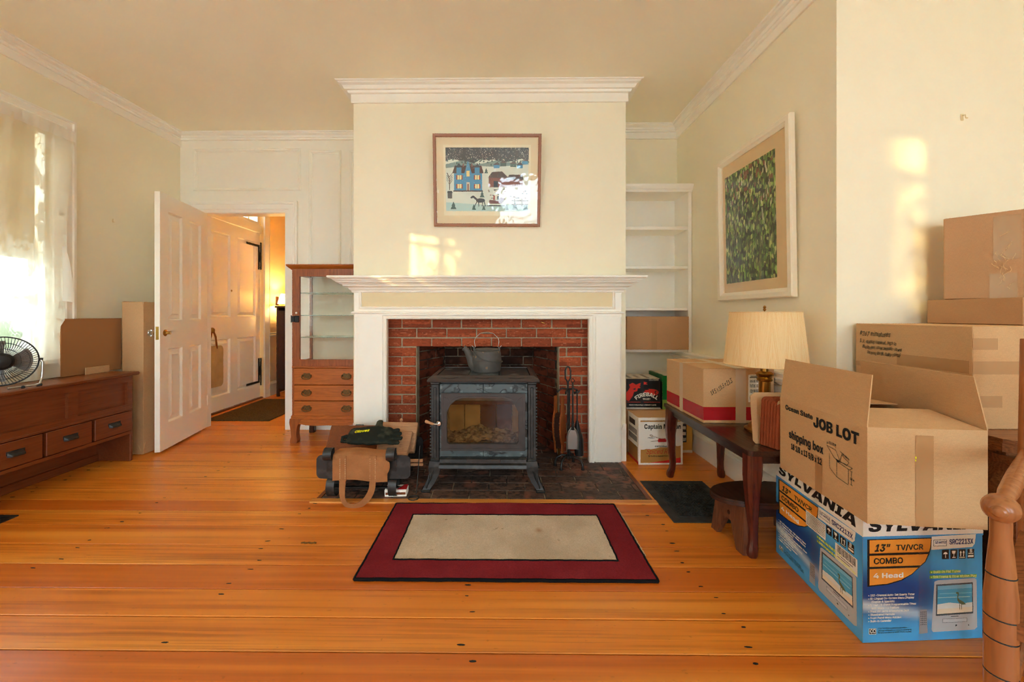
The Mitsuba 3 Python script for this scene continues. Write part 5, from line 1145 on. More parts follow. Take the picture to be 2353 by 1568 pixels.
for sx_, sy_, X, Y in ((-1, -1, TX0 + .043, TY0 + .043), (1, -1, TX1 - .043, TY0 + .043), (-1, 1, TX0 + .043, TY1 - .043), (1, 1, TX1 - .043, TY1 - .043)):
    prof = [(TZ - .024, .034, 0), (.40, .034, 0), (.36, .033, .004), (.28, .027, .006), (.18, .0205, .001), (.10, .017, -.004), (.06, .018, -.001), (.035, .021, .006), (.012, .020, .009), (0, .016, .009)]
    P = []
    for z, r, o in prof:
        cx_, cy_ = X + sx_ * o, Y + sy_ * o
        P.append([(cx_ + a * r, cy_ + b * r, z) for a, b in ((1, .55), (.55, 1), (-.55, 1), (-1, .55), (-1, -.55), (-.55, -1), (.55, -1), (1, -.55))])
    V = np.array(P[::-1]).reshape(-1, 3); n8, ml = 8, len(P)
    Fq = tri([(i * 8 + j, i * 8 + (j + 1) % 8, (i + 1) * 8 + (j + 1) % 8, (i + 1) * 8 + j) for i in range(ml - 1) for j in range(8)])
    tbl.part('leg', (V, np.vstack([Fq, [(0, j + 1, j) for j in range(1, 7)], [((ml - 1) * 8, (ml - 1) * 8 + j, (ml - 1) * 8 + j + 1) for j in range(1, 7)]])), 'm_redleg', 'curved cabriole leg', smooth=32)

# carton with a red band on the table
b = thing('red_band_box', 'taped cardboard box with a red band and a bar code sticker on the dark table', 'box', mv(1.0957, 2.15, TZ + .001))
Wb, Db, Hb = .385, .475, .298
b.part('body', bx(0, Wb, 0, Db, 0, Hb, .002), 'm_card')
ff, fl_ = face_front(), face_left(Db)
deco(b, 'red_band', [(sbox(0, .016, Wb, .088), (168, 30, 36))], ff, 'red printed band'); deco(b, 'red_band', [(sbox(0, .016, Db, .088), (160, 28, 34))], fl_, 'red printed band')
strip(b, ff, .175, 0, .232, Hb, .0012, 'm_tape_grey'); strip(b, fl_, .19, 0, .235, Hb, .0012, 'm_tape_grey')
tp = fr((0, 0, Hb), (1, 0, 0), (0, 1, 0))
b.part('tape_strip', cat([flat(sbox(0, .235, Wb, .285), .001), flat(sbox(.175, 0, .232, Db), .0014)]), 'm_tape_white', 'pale packing tape over the top', M=b.M @ tp)
SK = mv(-.056, 0, 0)
deco(b, 'sticker', [(sbox(.30, .115, .383, .265), (232, 228, 218))] + [(sbox(.308 + i * .0052, y0, .308 + i * .0052 + (.003 if i % 3 else .0016), y0 + hh), (36, 34, 36)) for y0, hh in ((.125, .03), (.165, .02), (.195, .018), (.222, .014)) for i in range(14)] + [(sbox(.308, .247, .378, .252), (60, 58, 58)), (sbox(.312, .255, .37, .259), (60, 58, 58))], ff @ SK, 'white sticker with bar codes')
lines(b, 'handwriting', [('19.5 x 15.5 x 11.5', .024, .045, .150, dict(shear=.25, w=.135, rot=33, warp=hand))], ff, 'm_ink', 'black handwritten size')
b.part('top_seam', flat(sbox(0, -.0, Wb, .003), .0008), 'm_card_edge', M=b.M @ tp)

# table lamp
lm = thing('table_lamp', 'brass table lamp with tan textured shade on the dark table', 'lamp', mv(1.329, 2.0, TZ + .001))
zs0, zs1 = 0.8189 - TZ, 1.0838 - TZ
shd = lathe([(.182, zs0), (.155, zs1)], 48)
lm.part('lamp_shade', (shd[0][:96], shd[1][:96]), 'm_shade', 'tapered shade of tan streaked fibre', smooth=True)
lm.part('shade_rim', cat([tube([(r * math.cos(a), r * math.sin(a), z) for a in np.linspace(0, 2 * math.pi, 49)[:-1]], .0022, 6, closed=True) for r, z in ((.182, zs0), (.155, zs1))]), 'm_manila', smooth=True)
lm.part('base', lathe([(0, 0), (.088, 0), (.09, .012), (.075, .02), (.07, .03), (.045, .045), (.035, .06), (.05, .075), (.06, .085), (.045, .10), (.03, .11), (.034, .13), (.045, .15), (.034, .17)], 32), 'm_brass', 'stepped brass base', smooth=35)
lm.part('column', lathe([(.022, .16), (.026, .2), (.026, .255), (.033, .258), (.035, .268), (.028, .275), (.038, .285), (.04, .295), (.03, .302), (.018, .306), (.0165, zs0 + .05), (.012, zs0 + .06), (.004, zs0 + .08), (.003, zs1 + .006), (.008, zs1 + .012), (.004, zs1 + .018), (.008, zs1 + .024), (.004, zs1 + .032), (0, zs1 + .033)], 24), 'm_brass', 'turned brass column and finial', smooth=35)
lm.part('spider', cat([tube([(0, 0, zs1 - .01), (.15 * math.cos(a), .15 * math.sin(a), zs1 - .002)], .0018, 6) for a in (0, 2.1, 4.2)]), 'm_brass')
# folders
for q in range(6):
    x0, y0 = 1.1945 - q * .0045, 1.728 + q * .0125
    lab = ['frontmost of the rust brown file folders standing on the dark table', 'second rust brown file folder from the front on the dark table', 'third rust brown file folder from the front on the dark table', 'fourth rust brown file folder from the front on the dark table', 'fifth rust brown file folder from the front on the dark table', 'rearmost of the rust brown file folders standing on the dark table'][q]
    f = thing('file_folder', lab, 'file folder', mv(x0, y0, TZ + .001, 0, 4), 'file folders between lamp and open box')
    hgt = .205 + .004 * q
    f.part('cover', cat([ext(rrect(0, 0, .26, hgt, .012), -.001, .0), ext(rrect(.0, .0, .26, hgt - .006, .012), -.009, -.008)]), 'm_folder', M=f.M @ face_front())
    f.part('papers', bx(.004, .25, .0015, .0075, .002, hgt - .02), 'm_folder')
f = single('manila_folder', ext(rrect(0, 0, .24, .20, .012), -.0015, 0), 'm_manila', 'cream folder with a tab sticking up behind the frontmost rust folder', 'file folder', mv(1.1907 + .012, 1.7385, TZ + .018, 0, 4) @ face_front())
single('backing_board', ext(Polygon([(0, .012), (.012, 0), (.25, 0), (.25, .232), (.02, .232), (0, .215)]), -.0025, 0), 'm_card', 'plain tan cardboard sheet leaning behind the rust brown folders', 'cardboard', mv(1.1525, 1.812, TZ + .001, 0, -6) @ face_front())

# stool and rubber mat below the table
sl = thing('footstool', 'low dark wooden footstool with an oval top beside the front table leg', 'stool', mv(1.235, 1.88, 0, 4))
oval = affinity.scale(Point(0, 0).buffer(1, quad_segs=14), .245, .125).difference(affinity.scale(Point(.06, .135).buffer(1), .05, .03))
sl.part('seat', cat([ext(oval.buffer(-.004), .219, .229), ext(oval, .205, .220)]), 'm_mahogany', smooth=30)
for s in (-1, 1):
    lp = Polygon([(-.10, .206), (.10, .206), (.118, .0), (.072, 0), (.03, .08), (.02, .105), (-.02, .105), (-.03, .08), (-.072, 0), (-.118, 0)]).difference(Point(0, .135).buffer(.010))
    sl.part('leg', ext(lp, -.011, .011), 'm_stool', M=sl.M @ mv(s * .165, 0, 0, 0, 0, s * -5) @ fr((0, 0, 0), (0, -1, 0), (0, 0, 1)))
for s in (-1, 1): sl.part('side_rail', bx(-.15, .15, s * .085 - .009, s * .085 + .009, .155, .206, .002), 'm_mahogany')
rm = thing('rubber_mat', 'black rubber mat with a raised pattern on the floor left of the footstool', 'mat', mv(0, 0, 0))
mx0, mx1, my0, my1 = .880, 1.277, 2.022, 2.522
rm.part('sheet', bx(mx0, mx1, my0, my1, 0, .005, .002), 'm_rubber')
rm.part('rim', cat([ext(sbox(mx0 + .05, my0 + .05, mx1 - .05, my1 - .05).difference(sbox(mx0 + .056, my0 + .056, mx1 - .056, my1 - .056)), .005, .008)]), 'm_rubber')
tuft = []
for i in range(16):
    for j in range(22):
        x, y = mx0 + .07 + i * .0172, my0 + .07 + j * .0172
        a = 45 + rnd.uniform(-50, 50)
        tuft.append(xf(bx(-.008, .008, -.002, .002, 0, .006), mv(x, y, .0045, a)))
rm.part('tread', cat(tuft), 'm_rubber', 'raised tread bars', kind='stuff')

# ------------------------------------------------------------------ television carton
S0, SR, SL, SH = np.array([1.175, 1.29, 0]), np.array([1.59, 1.314, 0]), np.array([1.238, 1.784, 0]), .408
sv = thing('television_carton', 'blue and white printed television carton on the floor under the open box', 'box')
sv.part('body', xf((BXV, BXF), np.array([[SR[0] - S0[0], SL[0] - S0[0], 0, S0[0]], [SR[1] - S0[1], SL[1] - S0[1], 0, S0[1]], [0, 0, SH, .001], [0, 0, 0, 1.0]])), 'm_card')
SFr, SLf = fr(S0 + [0, 0, .001], SR - S0, (0, 0, 1)), fr(SL + [0, 0, .001], S0 - SL, (0, 0, 1))
_tx = {}
def tx(s, h, **o):
    k = (s, h, tuple(sorted(o.items())))
    if k not in _tx: _tx[k] = text(s, h, 0, 0, 0, **o)
    return _tx[k]
def tv_face(M, W, left):
    k = W / .416; Hh = SH
    def col(u, v):
        u = u / .416; v = v / Hh
        base = np.array(C(70, 160, 214)); navy = np.array(C(22, 62, 128)); mid = np.array(C(44, 118, 184)); white = np.array(C(214, 226, 228))
        f = lambda t: (t * t * (3 - 2 * t))[:, None]
        a = f(np.clip(1 - np.sqrt(((u - .25) / .55) ** 2 + ((v - .42) / .26) ** 2), 0, 1) * 1.6 if False else np.clip(1.25 - np.sqrt(((u - .22) / .62) ** 2 + ((v - .40) / .27) ** 2), 0, 1))
        b = f(np.clip(1 - np.abs(v - (.30 - .18 * u)) / .07, 0, 1)) * np.clip(1.1 - u * 1.0, .0, 1)[:, None]
        c = base * (1 - a) + navy * a
        g = f(np.clip((v - .62) / .2, 0, 1)); c = c * (1 - .5 * g) + mid * .5 * g
        return np.clip(c * (1 - b * .85) + white * b * .85, 0, 1)
    gm = grid(lambda u, v: np.stack([u * W, v * Hh, u * 0 + .0005], 1), 40, 40)
    sv.part('sky_print', gm, 'm_colors', 'blue and white printed background', color=col(gm[0][:, 0] / k, gm[0][:, 1]), M=M)
    X = lambda a, b: (a - 660) * .000517 * k
    P = lambda *p: Polygon([((x - 660) * .000517 * k, (1300 - y) * .000487) for x, y in p])
    def R(x0, y0, x1, y1): return P((x0, y0), (x1, y0), (x1, y1), (x0, y1))
    OR, BK, WH, SI = (232, 152, 56), (24, 22, 24), (226, 222, 212), (176, 180, 182)
    curve = [(1122, 607), (1118, 660), (1104, 715), (1078, 770), (1042, 800)]
    c2 = [(1040, 803), (990, 850), (920, 890), (830, 915), (705, 924)]
    it = [(R(660, 455, 1470, 588), WH), (R(660, 588, 1470, 600), (70, 150, 205)), (P((690, 607), *curve, *c2, (690, 924)), BK), (P((704, 613), (1116, 613), (1110, 672), (1100, 702), (704, 702)), OR), (P((704, 717), (1095, 717), (1075, 765), (1045, 792), (704, 792)), OR), (P((704, 806), (1030, 806), (985, 848), (915, 884), (825, 908), (704, 916)), OR),
          (P((1120, 600), (1420, 590), (1412, 655), (1395, 678), (1115, 690)), WH), (R(1132, 622, 1222, 667), BK), (R(1135, 625, 1219, 664), WH)]
    for q, x0 in enumerate((1190, 1246, 1303, 1362)):
        it.append((R(x0, 692, x0 + 46, 755), BK))
        if q == 0: it += [(P((x0 + 6, 722), (x0 + 14, 710), (x0 + 23, 706), (x0 + 32, 710), (x0 + 40, 722)), WH), (R(x0 + 21, 722, x0 + 25, 748), WH)]
        if q == 1: it += [(P((x0 + 10, 700), (x0 + 36, 700), (x0 + 32, 720), (x0 + 14, 720)), WH), (R(x0 + 21, 720, x0 + 25, 742), WH), (R(x0 + 12, 742, x0 + 34, 748), WH)]
        if q == 2: it += [(P((x0 + a - 8, 716), (x0 + a, 700), (x0 + a + 8, 716)), WH) for a in (13, 33)] + [(R(x0 + a - 3, 716, x0 + a + 3, 740), WH) for a in (13, 33)] + [(R(x0 + 4, 744, x0 + 42, 749), WH)]
        if q == 3: it += [(R(x0 + 6, 718, x0 + 40, 724), WH), (R(x0 + 4, 732, x0 + 42, 747), WH)]
    it += [(R(1105, 830, 1300, 850), (120, 170, 60)), (R(1105, 864, 1425, 884), (120, 170, 60))]
    # television picture
    tvp = (P((1138, 906), (1160, 897), (1410, 890), (1424, 900), (1428, 1225), (1410, 1240), (1128, 1246), (1118, 1230)), SI)
    it += [tvp, (P((1150, 925), (1398, 918), (1402, 1130), (1148, 1138)), (70, 78, 84)), (P((1160, 936), (1392, 929), (1396, 1118), (1156, 1126)), (72, 160, 196)), (P((1160, 936), (1392, 929), (1393, 955), (1160, 962)), (120, 182, 210)), (P((1158, 1060), (1240, 1050), (1320, 1062), (1395, 1052), (1396, 1118), (1156, 1126)), (214, 220, 214)), (P((1158, 1092), (1396, 1084), (1396, 1118), (1156, 1126)), (224, 214, 190)), (R(1172, 985, 1392, 992), (110, 184, 208)), (R(1160, 1012, 1380, 1018), (150, 200, 214))]
    it += [(P((1282, 988), (1290, 980), (1302, 984), (1304, 996), (1297, 1020), (1310, 1034), (1336, 1050), (1352, 1066), (1330, 1068), (1306, 1058), (1294, 1036), (1292, 1010), (1296, 994), (1288, 992)), (86, 104, 74)), (R(1308, 1062, 1312, 1100), (90, 84, 60)), (R(1320, 1064, 1324, 1100), (90, 84, 60)), (R(1192, 1158, 1360, 1186), (120, 124, 128)), (R(1195, 1161, 1357, 1183), (186, 190, 192)), (R(1250, 1142, 1300, 1147), (70, 74, 80))]
    it += [(Point(X(1285, 0), (1300 - 1206) * .000487).buffer(.003), (40, 44, 50)), (Point(X(1370, 0), (1300 - 1208) * .000487).buffer(.002), (40, 44, 50))]
    it += [(P((1040, 1092), (1086, 1090), (1092, 1250), (1034, 1254)), (150, 158, 166))] + [(R(1044 + 11 * i, 1104 + 14 * j, 1051 + 11 * i, 1111 + 14 * j), (90, 98, 108)) for i in range(4) for j in range(7)]
    if left:
        it += [(R(1000, 700, 1185, 818), WH)] + [(R(1006, 708 + q * 13, 1178, 713 + q * 13), (120, 116, 112)) for q in range(8)] + [(R(1265, 770, 1432, 890), WH)] + [(R(1280 + q * 9, 778, 1284 + q * 9 + (q % 3), 830), (40, 38, 40)) for q in range(16)] + [(R(1280, 842, 1400, 848), (110, 106, 104)), (R(1280, 858, 1380, 864), (110, 106, 104))]
        it = [x for x in it]
    it += [(R(700, 1205, 748, 1245), WH), (R(703, 1208, 745, 1242), BK)]
    deco(sv, 'graphics', it, M, 'printed panels, icons and a television picture', .001)
    zt = .0016
    def T_(s, h, x, y, x1=None, **o):
        if x1 is not None: o['w'] = round((x1 - x) * .000517, 5)
        m = tx(s, h, **o); return m[0] * [k, 1, 1] + [X(x, 0), (1300 - y) * .000487, zt], m[1]
    for m_ in [T_('SYLVANIA', .040, 692, 556, 1420, wt=8, shear=.25)]: sv.part('brand_lettering', m_, 'm_ink', 'bold slanted black lettering', M=M)
    for m_ in [T_('13"', .024, 735, 690, 828, wt=3, shear=.3), T_('TV/VCR', .0165, 880, 683, 1060, bold=True), T_('COMBO', .018, 732, 772, 925, bold=True)]: sv.part('black_lettering', m_, 'm_ink', M=M)
    for m_ in [T_('SRC2213X', .0165, 1238, 655, 1400, bold=True), T_('SZ 44712', .0075, 1141, 647, 1216, bold=True)]: sv.part('navy_lettering', m_, 'm_navy', M=M)
    feats = ['• 181-Channel Auto-Set Quartz Tuner', '• Bi-Lingual On-Screen Menu Display', '(English & Spanish)', '• 1 Year / 8-Event Programmable Timer', 'with Wake-Up Feature', '• Front AV Jacks & Earphone Jack', '• Illuminated Remote', '• Front Panel Menu Access', '• Built-in Calendar']
    for m_ in [T_('4 Head', .0165, 728, 868, 928, wt=5), T_('CC', .012, 706, 1234, 742, bold=True)] + [T_('8', .011, 1376, 712, 1392, bold=True)] + [T_(s, .0066, 695 if s[0] == '•' else 716, 989 + q * 21.6, (1004, 1000, 868, 1014, 898, 966, 870, 914, 848)[q], bold=True) for q, s in enumerate(feats)]: sv.part('white_lettering', m_, 'm_paper', M=M)
    for m_ in [T_('• Built-in FM Tuner', .0085, 1112, 847, 1315, bold=True), T_('• Still Frame & Slow Motion Play', .0085, 1112, 881, 1422, bold=True)]: sv.part('yellow_lettering', m_, 'm_paleyellow', M=M)
    for m_ in [T_(s, .0042, 760, 1211 + q * 14, 980 - 30 * (q == 0)) for q, s in enumerate(('This TV/VCR combination provides', 'display of television closed captioning', 'in accordance with FCC rules'))]: sv.part('small_lettering', m_, 'm_ink', M=M)
tv_face(SFr, float(np.linalg.norm(SR - S0)), False); tv_face(SLf, float(np.linalg.norm(SL - S0)), True)
sv.part('tape_strip', flat(sbox(.19, 0, .235, .38), .003), 'm_cleartape', 'clear packing tape', M=SFr)
sv.part('tape_strip', flat(sbox(.245, .05, .29, .40), .003), 'm_cleartape', 'clear packing tape', M=SLf)

# ------------------------------------------------------------------ open shipping box on the television carton
JC, JR, JL = np.array([1.156, 1.253]), np.array([1.4905, 1.223]), np.array([1.209, 1.706])
ja = math.degrees(math.atan2(-.03 - .004, .3345))
jb_ = thing('shipping_box', 'open brown shipping box with black lettering on top of the television carton', 'box', mv(JC[0], JC[1], SH + .002, ja))
JW, JD, JH = .338, .458, .306
t_ = .0035
jb_.part('body', cat([bx(0, JW, 0, t_, 0, JH), bx(0, JW, JD - t_, JD, 0, JH), bx(0, t_, t_, JD - t_, 0, JH), bx(JW - t_, JW, t_, JD - t_, 0, JH), bx(0, JW, 0, JD, 0, t_)]), 'm_card')
FLP = .166
jb_.part('flap', ext(Polygon([(.002, 0), (JD - .002, 0), (JD - .006, FLP), (.006, FLP)]), -.0035, 0), 'm_card', 'left long flap standing up', M=jb_.M @ fr((0, JD, JH), (0, -1, 0), (.11, 0, 1)))
jb_.part('flap', ext(Polygon([(.002, 0), (JD - .002, 0), (JD - .012, FLP), (.006, FLP)]), -.0035, 0), 'm_card', 'right long flap standing up', M=jb_.M @ fr((JW, JD, JH), (0, -1, 0), (-.17, 0, 1)))
jb_.part('flap', ext(Polygon([(.004, 0), (JW - .004, 0), (JW - .02, FLP), (.02, FLP)]), -.0035, 0), 'm_card', 'front flap folded inward', M=jb_.M @ fr((0, 0, JH), (1, 0, 0), (0, 1, .16)))
jb_.part('flap', ext(Polygon([(.004, 0), (JW - .004, 0), (JW - .012, FLP), (.012, FLP)]), 0, .0035), 'm_card', 'rear flap folded inward', M=jb_.M @ fr((JW, JD, JH), (-1, 0, 0), (0, -1, .07)))
JF, JLf = face_front(), face_left(JD)
lines(jb_, 'lettering', [('Ocean State', .0205, .040, .262, dict(wt=4, w=.168)), ('JOB LOT', .040, .212, .238, dict(wt=8, w=.215)), ('shipping box', .034, .064, .150, dict(wt=3, w=.20)), ('18 1/8 x 13 5/8 x 12', .0235, .078, .107, dict(wt=3, w=.178))], JLf, 'm_ink', 'black printed lettering')
dgm = [[(.283, .2), (.325, .2)], [(.283, .205), (.283, .195)], [(.325, .205), (.325, .195)], [(.345, .19), (.38, .178)], [(.283, .19), (.325, .187), (.345, .155), (.318, .158), (.283, .19)], [(.345, .155), (.352, .18), (.385, .165), (.375, .152), (.345, .155)], [(.33, .15), (.36, .155), (.40, .152), (.387, .142), (.33, .15)], [(.295, .165), (.295, .115), (.33, .095), (.33, .148)], [(.33, .095), (.382, .09), (.382, .142)], [(.395, .14), (.395, .095)], [(.39, .14), (.40, .14)], [(.39, .095), (.40, .095)]]
jb_.part('diagram', flat(unary_union([stroke(p, .0016) for p in dgm] + [Polygon([(.322, .158), (.345, .155), (.335, .147)])]), .0012), 'm_ink', 'line drawing of an open box', M=jb_.M @ JLf)
lines(jb_, 'small_lettering', [('18 1/8 in', .006, .292, .203, dict(bold=True)), ('13 5/8 in', .006, .352, .183, dict(bold=True, rot=-16)), ('12 in', .006, .389, .112, dict(bold=True))], JLf)
strip(jb_, JLf, .22, 0, .258, .135); strip(jb_, JF, .137, 0, .188, .285)
jb_.part('yellow_mark', flat(unary_union([affinity.scale(Point(.138, .215).buffer(1), .002, .004), affinity.scale(Point(.1375, .206).buffer(1), .0018, .003)]), .001), 'm_yellow', 'bright yellow mark beside the tape', M=jb_.M @ JF)

# ------------------------------------------------------------------ desk with three boxes
dk = thing('desk', 'carved brown wooden desk at the right edge under the stacked boxes', 'desk')
KZT, KX, KYF, KYB = .675, 1.60, 1.238, YF - .03
tp_ = Polygon([(KX, KYB), (KX, KYF + .035), (KX + .0, KYF + .03), (KX + .03, KYF), (2.75, KYF), (2.75, KYB)])
dk.part('top', cat([ext(tp_, KZT - .014, KZT), ext(tp_.buffer(.004, join_style=2), KZT - .04, KZT - .013)]), 'm_desk')
dk.part('apron', bx(KX + .04, 2.72, KYF + .05, KYB - .02, .50, KZT - .038, .004), 'm_desk')
for x in (KX + .03, 2.60):
    cb = Polygon([(0, .615), (.10, .615), (.11, .56), (.105, .50), (.09, .47), (.0, .455), (-.018, .465), (-.03, .49), (-.022, .52), (-.004, .545), (.0, .57), (-.012, .592), (-.014, .615)])
    dk.part('bracket', ext(cb, -.07, 0), 'm_desk', 'carved scroll bracket under the top', M=front(x + .012, KYF + .012, 0))
    dk.part('leg', cat([bx(x + .025, x + .085, KYF + .035, KYF + .09, .10, .47, .006), bx(x + .008, x + .1, KYF + .02, KYF + .11, .0, .07, .008), bx(x + .018, x + .092, KYF + .028, KYF + .1, .07, .10, .01)]), 'm_desk')
    dk.part('side_panel', bx(x + .03, x + .06, KYF + .09, KYB - .02, .07, .52, .004), 'm_mahogany')
dk.part('back_panel', bx(KX + .06, 2.66, KYB - .05, KYB - .03, .12, .52, .003), 'm_mahogany')
b = carton('labelled_box', 'large box with black handwriting at the bottom of the desk stack', mv(1.628, 1.372, KZT + .001), .70, .45, .356)
bl_ = face_left(.45)
lines(b, 'handwriting', [('#267 miniatures', .020, .022, .302, dict(shear=.2, w=.14, warp=hand)), ('(L.R. display cabinet, pigs in', .015, .022, .270, dict(shear=.2, w=.165, warp=hand)), ('display box, coral animals-stone', .015, .034, .246, dict(shear=.2, w=.175, warp=hand)), ('ceramic birds, baby china)', .015, .058, .222, dict(shear=.2, w=.145, warp=hand))], bl_, 'm_ink', 'black handwritten note')
strip(b, bl_, .19, .19, .44, .235); strip(b, face_front(), .0, .19, .5, .235); strip(b, face_front(), 0, .075, .10, .115); strip(b, face_front(), 0, .275, .085, .315); strip(b, bl_, 0, .165, .385, .185)
b = carton('flat_box', 'low brown box in the middle of the desk stack', mv(1.93, 1.47, KZT + .359), .5, .33, .104, 'm_card_dark')
b = carton('tall_taped_box', 'upper box of the desk stack, turned sideways with crumpled tape', mv(1.932, 1.735, KZT + .465, -51), .36, .15, .352, 'm_card_dark')
strip(b, face_front(), .135, .155, .205, .335); strip(b, face_front(), .125, 0, .195, .10)
cr = []
for q in range(26):
    x, y = .165 + rnd.gauss(0, .012), .13 + rnd.gauss(0, .05)
    a = rnd.uniform(.6, 2.5); L = rnd.uniform(.01, .035)
    cr.append(tube([(x, y, .004), (x + L * .5 * math.cos(a) + rnd.uniform(-.004, .004), y + L * .5 * math.sin(a), .008), (x + L * math.cos(a), y + L * math.sin(a), .004)], .0006, 4))
b.part('crumpled_tape', cat(cr), 'm_manila', 'crumpled shiny strands of tape', kind='stuff', M=b.M @ face_front(), smooth=True)

# ------------------------------------------------------------------ chair at the right edge
chr_ = thing('armchair', 'turned wooden armchair at the right edge in front of the desk', 'chair')
p0, p1 = np.array([1.062, .845]), np.array([1.341, .430])
fw = np.array([.83, .557])                                   # towards the back of the chair
def post(p, r=1.0, z1=.645):
    pr_ = [(.017, 0), (.020, .05), (.0225, .13)]
    for zz in (.245, .31, .385, .43): pr_ += [(.0245, zz - .012), (.0245, zz - .0022), (.0225, zz), (.0245, zz + .0022)]
    pr_ += [(.025, .47), (.0225, .50), (.0215, .5175), (.0205, .52), (.0215, .5225), (.019, .56), (.016, .60), (.0165, z1)]
    return lathe([(a * r, z) for a, z in sorted(pr_, key=lambda q: q[1])], 24, (p[0], p[1], 0))
for p in (p0, p1):
    chr_.part('front_post', post(p), 'm_maple', 'turned post with dark scribed rings', smooth=30)
    chr_.part('ring', cat([tube([(p[0] + .0236 * math.cos(a), p[1] + .0236 * math.sin(a), z) for a in np.linspace(0, 2 * math.pi, 21)[:-1]], .0014, 5, closed=True) for z in (.245, .31, .385, .43)] + [tube([(p[0] + .0212 * math.cos(a), p[1] + .0212 * math.sin(a), .52) for a in np.linspace(0, 2 * math.pi, 21)[:-1]], .0014, 5, closed=True)]), 'm_black', 'dark scribed line')
    q = p + fw * .60
    chr_.part('back_post', cat([tube([(q[0], q[1], 0), (q[0], q[1], .45), (q[0] + fw[0] * .03, q[1] + fw[1] * .03, 1.0)], [.018, .021, .016], 14)]), 'm_maple', smooth=30)
    d3 = np.array([fw[0], fw[1], 0]); o = np.array([p[0], p[1], .662])
    ap_ = [(-.041, .002), (-.040, .008), (-.037, .0115), (-.0345, .0125), (-.0335, .0128), (-.032, .0165), (-.027, .0215), (-.017, .0262), (-.004, .0282), (.010, .0272), (.022, .0232), (.031, .0175), (.037, .0125), (.040, .0115), (.043, .014), (.047, .014), (.050, .0115), (.056, .012), (.075, .0135), (.13, .0165), (.30, .0175), (.60, .014)]
    chr_.part('arm', tube([o + d3 * a for a, r in ap_], [r for a, r in ap_], 26), 'm_maple', 'turned arm with an egg shaped end', smooth=30)
    for z, r in ((.19, .011), (.315, .011)): chr_.part('side_rung', tube([(p[0], p[1], z), (p[0] + fw[0] * .30, p[1] + fw[1] * .30, z), (q[0], q[1], z)], [.009, .013, .009], 10), 'm_maple', smooth=35)
for z in (.255, .345): chr_.part('front_rung', tube([(p0[0], p0[1], z - .06), ((p0[0] + p1[0]) / 2, (p0[1] + p1[1]) / 2, z - .06), (p1[0], p1[1], z - .06)], [.009, .014, .009], 10), 'm_maple', smooth=35)
qa, qb = p0 + fw * .60, p1 + fw * .60
seat = Polygon([tuple(p0), tuple(p1), tuple(qb), tuple(qa)]).buffer(.012)
chr_.part('seat', ext(seat, .40, .432), 'm_desk', 'worn wooden seat')
for z in (.62, .76, .9): chr_.part('back_slat', cat([tube([(*(qa + fw * (.03 * (z - .45) / .55)), z), (*((qa + qb) / 2 + fw * (.03 + .03 * (z - .45) / .55)), z), (*(qb + fw * (.03 * (z - .45) / .55)), z)], 1.0, 4, True, False, (.03, .006), (0, 0, 1))]), 'm_maple')
# white fluffy rug edge at the bottom of the photo
fz = []
for q in range(160):
    x, y = .505 + rnd.gauss(0, .03), 1.10 - abs(rnd.gauss(0, .03)); a = rnd.uniform(0, 6.28); L = rnd.uniform(.008, .02)
    fz.append(tube([(x, y, .002), (x + L * .5 * math.cos(a), y + L * .5 * math.sin(a), .010), (x + L * math.cos(a), y + L * math.sin(a), .006)], [.0016, .0012, .0004], 4))
single('fluff_tuft', cat(fz), 'm_paper', 'tuft of white fluff on the floor at the bottom of the photo', 'fluff', smooth=True, kind='stuff')
ck = []
for q in range(9): ck.append(tube([(-0.9398 + .008 * q + .004 * math.cos(a), 1.825 + .003 * math.sin(q * 2.0) + .004 * math.sin(a), .0035) for a in np.linspace(0, 2 * math.pi, 11)[:-1]], .0012, 5, closed=True))
single('bead_chain', cat(ck), 'm_pull', 'bit of small metal chain lying on the floor left of the rug', 'chain', smooth=True)

# ------------------------------------------------------------------ pictures
gp = thing('garden_picture', 'large framed green garden painting on the right wall', 'picture', fr((XR - .008, 2.79, 1.167), (0, -1, 0), (-.0165, 0, 1)))
GW, GH = .715, .972
PF = [(0, 0), (0, .024), (.006, .030), (.03, .030), (.04, .022), (.052, .016), (.052, 0)]
gp.part('frame', frame_ring(GW, GH, PF), 'm_frame_white', 'cream wooden frame')
gp.part('mount', bx(.04, GW - .04, .04, GH - .04, .002, .008), 'm_mount', 'tan mount')
gp.part('print', bx(.082, .575, .115, .84, .008, .0095), 'm_garden', 'green painted foliage')
gp.part('glazing', flat(sbox(.045, .045, GW - .045, GH - .045), .0145), 'm_glass', 'clear picture glass')
VX0, VX1, VZ0, VZ1 = -0.5013, 0.2719, 1.7178, 2.3638
VW, VH = VX1 - VX0, VZ1 - VZ0
vp = thing('village_picture', 'framed snowy village print hanging on the chimney breast above the mantel', 'picture', fr((VX0, YC - .008, VZ0), (1, 0, -.006), (.006, -.126, 1)))
vp.part('frame', frame_ring(VW, VH, [(0, 0), (0, .018), (.006, .024), (.016, .022), (.022, .014), (.022, 0)]), 'm_frame_pink', 'dull pink wooden frame')
vp.part('mount', bx(.015, VW - .015, .015, VH - .015, .001, .006), 'm_mat_cream', 'cream mount')
ix0, ix1, iy0, iy1 = -0.4282 - VX0, 0.1992 - VX0, 1.7970 - VZ0, 2.2910 - VZ0
qx0, qx1, qy0, qy1 = -0.4124 - VX0, 0.1834 - VX0, 1.8287 - VZ0, 2.2720 - VZ0
QW, QH = qx1 - qx0, qy1 - qy0
QP = lambda *p: Polygon([(qx0 + a * QW, qy0 + b * QH) for a, b in p])
QB = lambda a, b, c, d: QP((a, b), (c, b), (c, d), (a, d))
rp = random.Random(3)
DK, SN, BL, RD, GN, NV = (48, 62, 74), (214, 224, 214), (70, 148, 188), (132, 86, 84), (58, 98, 98), (46, 66, 84)
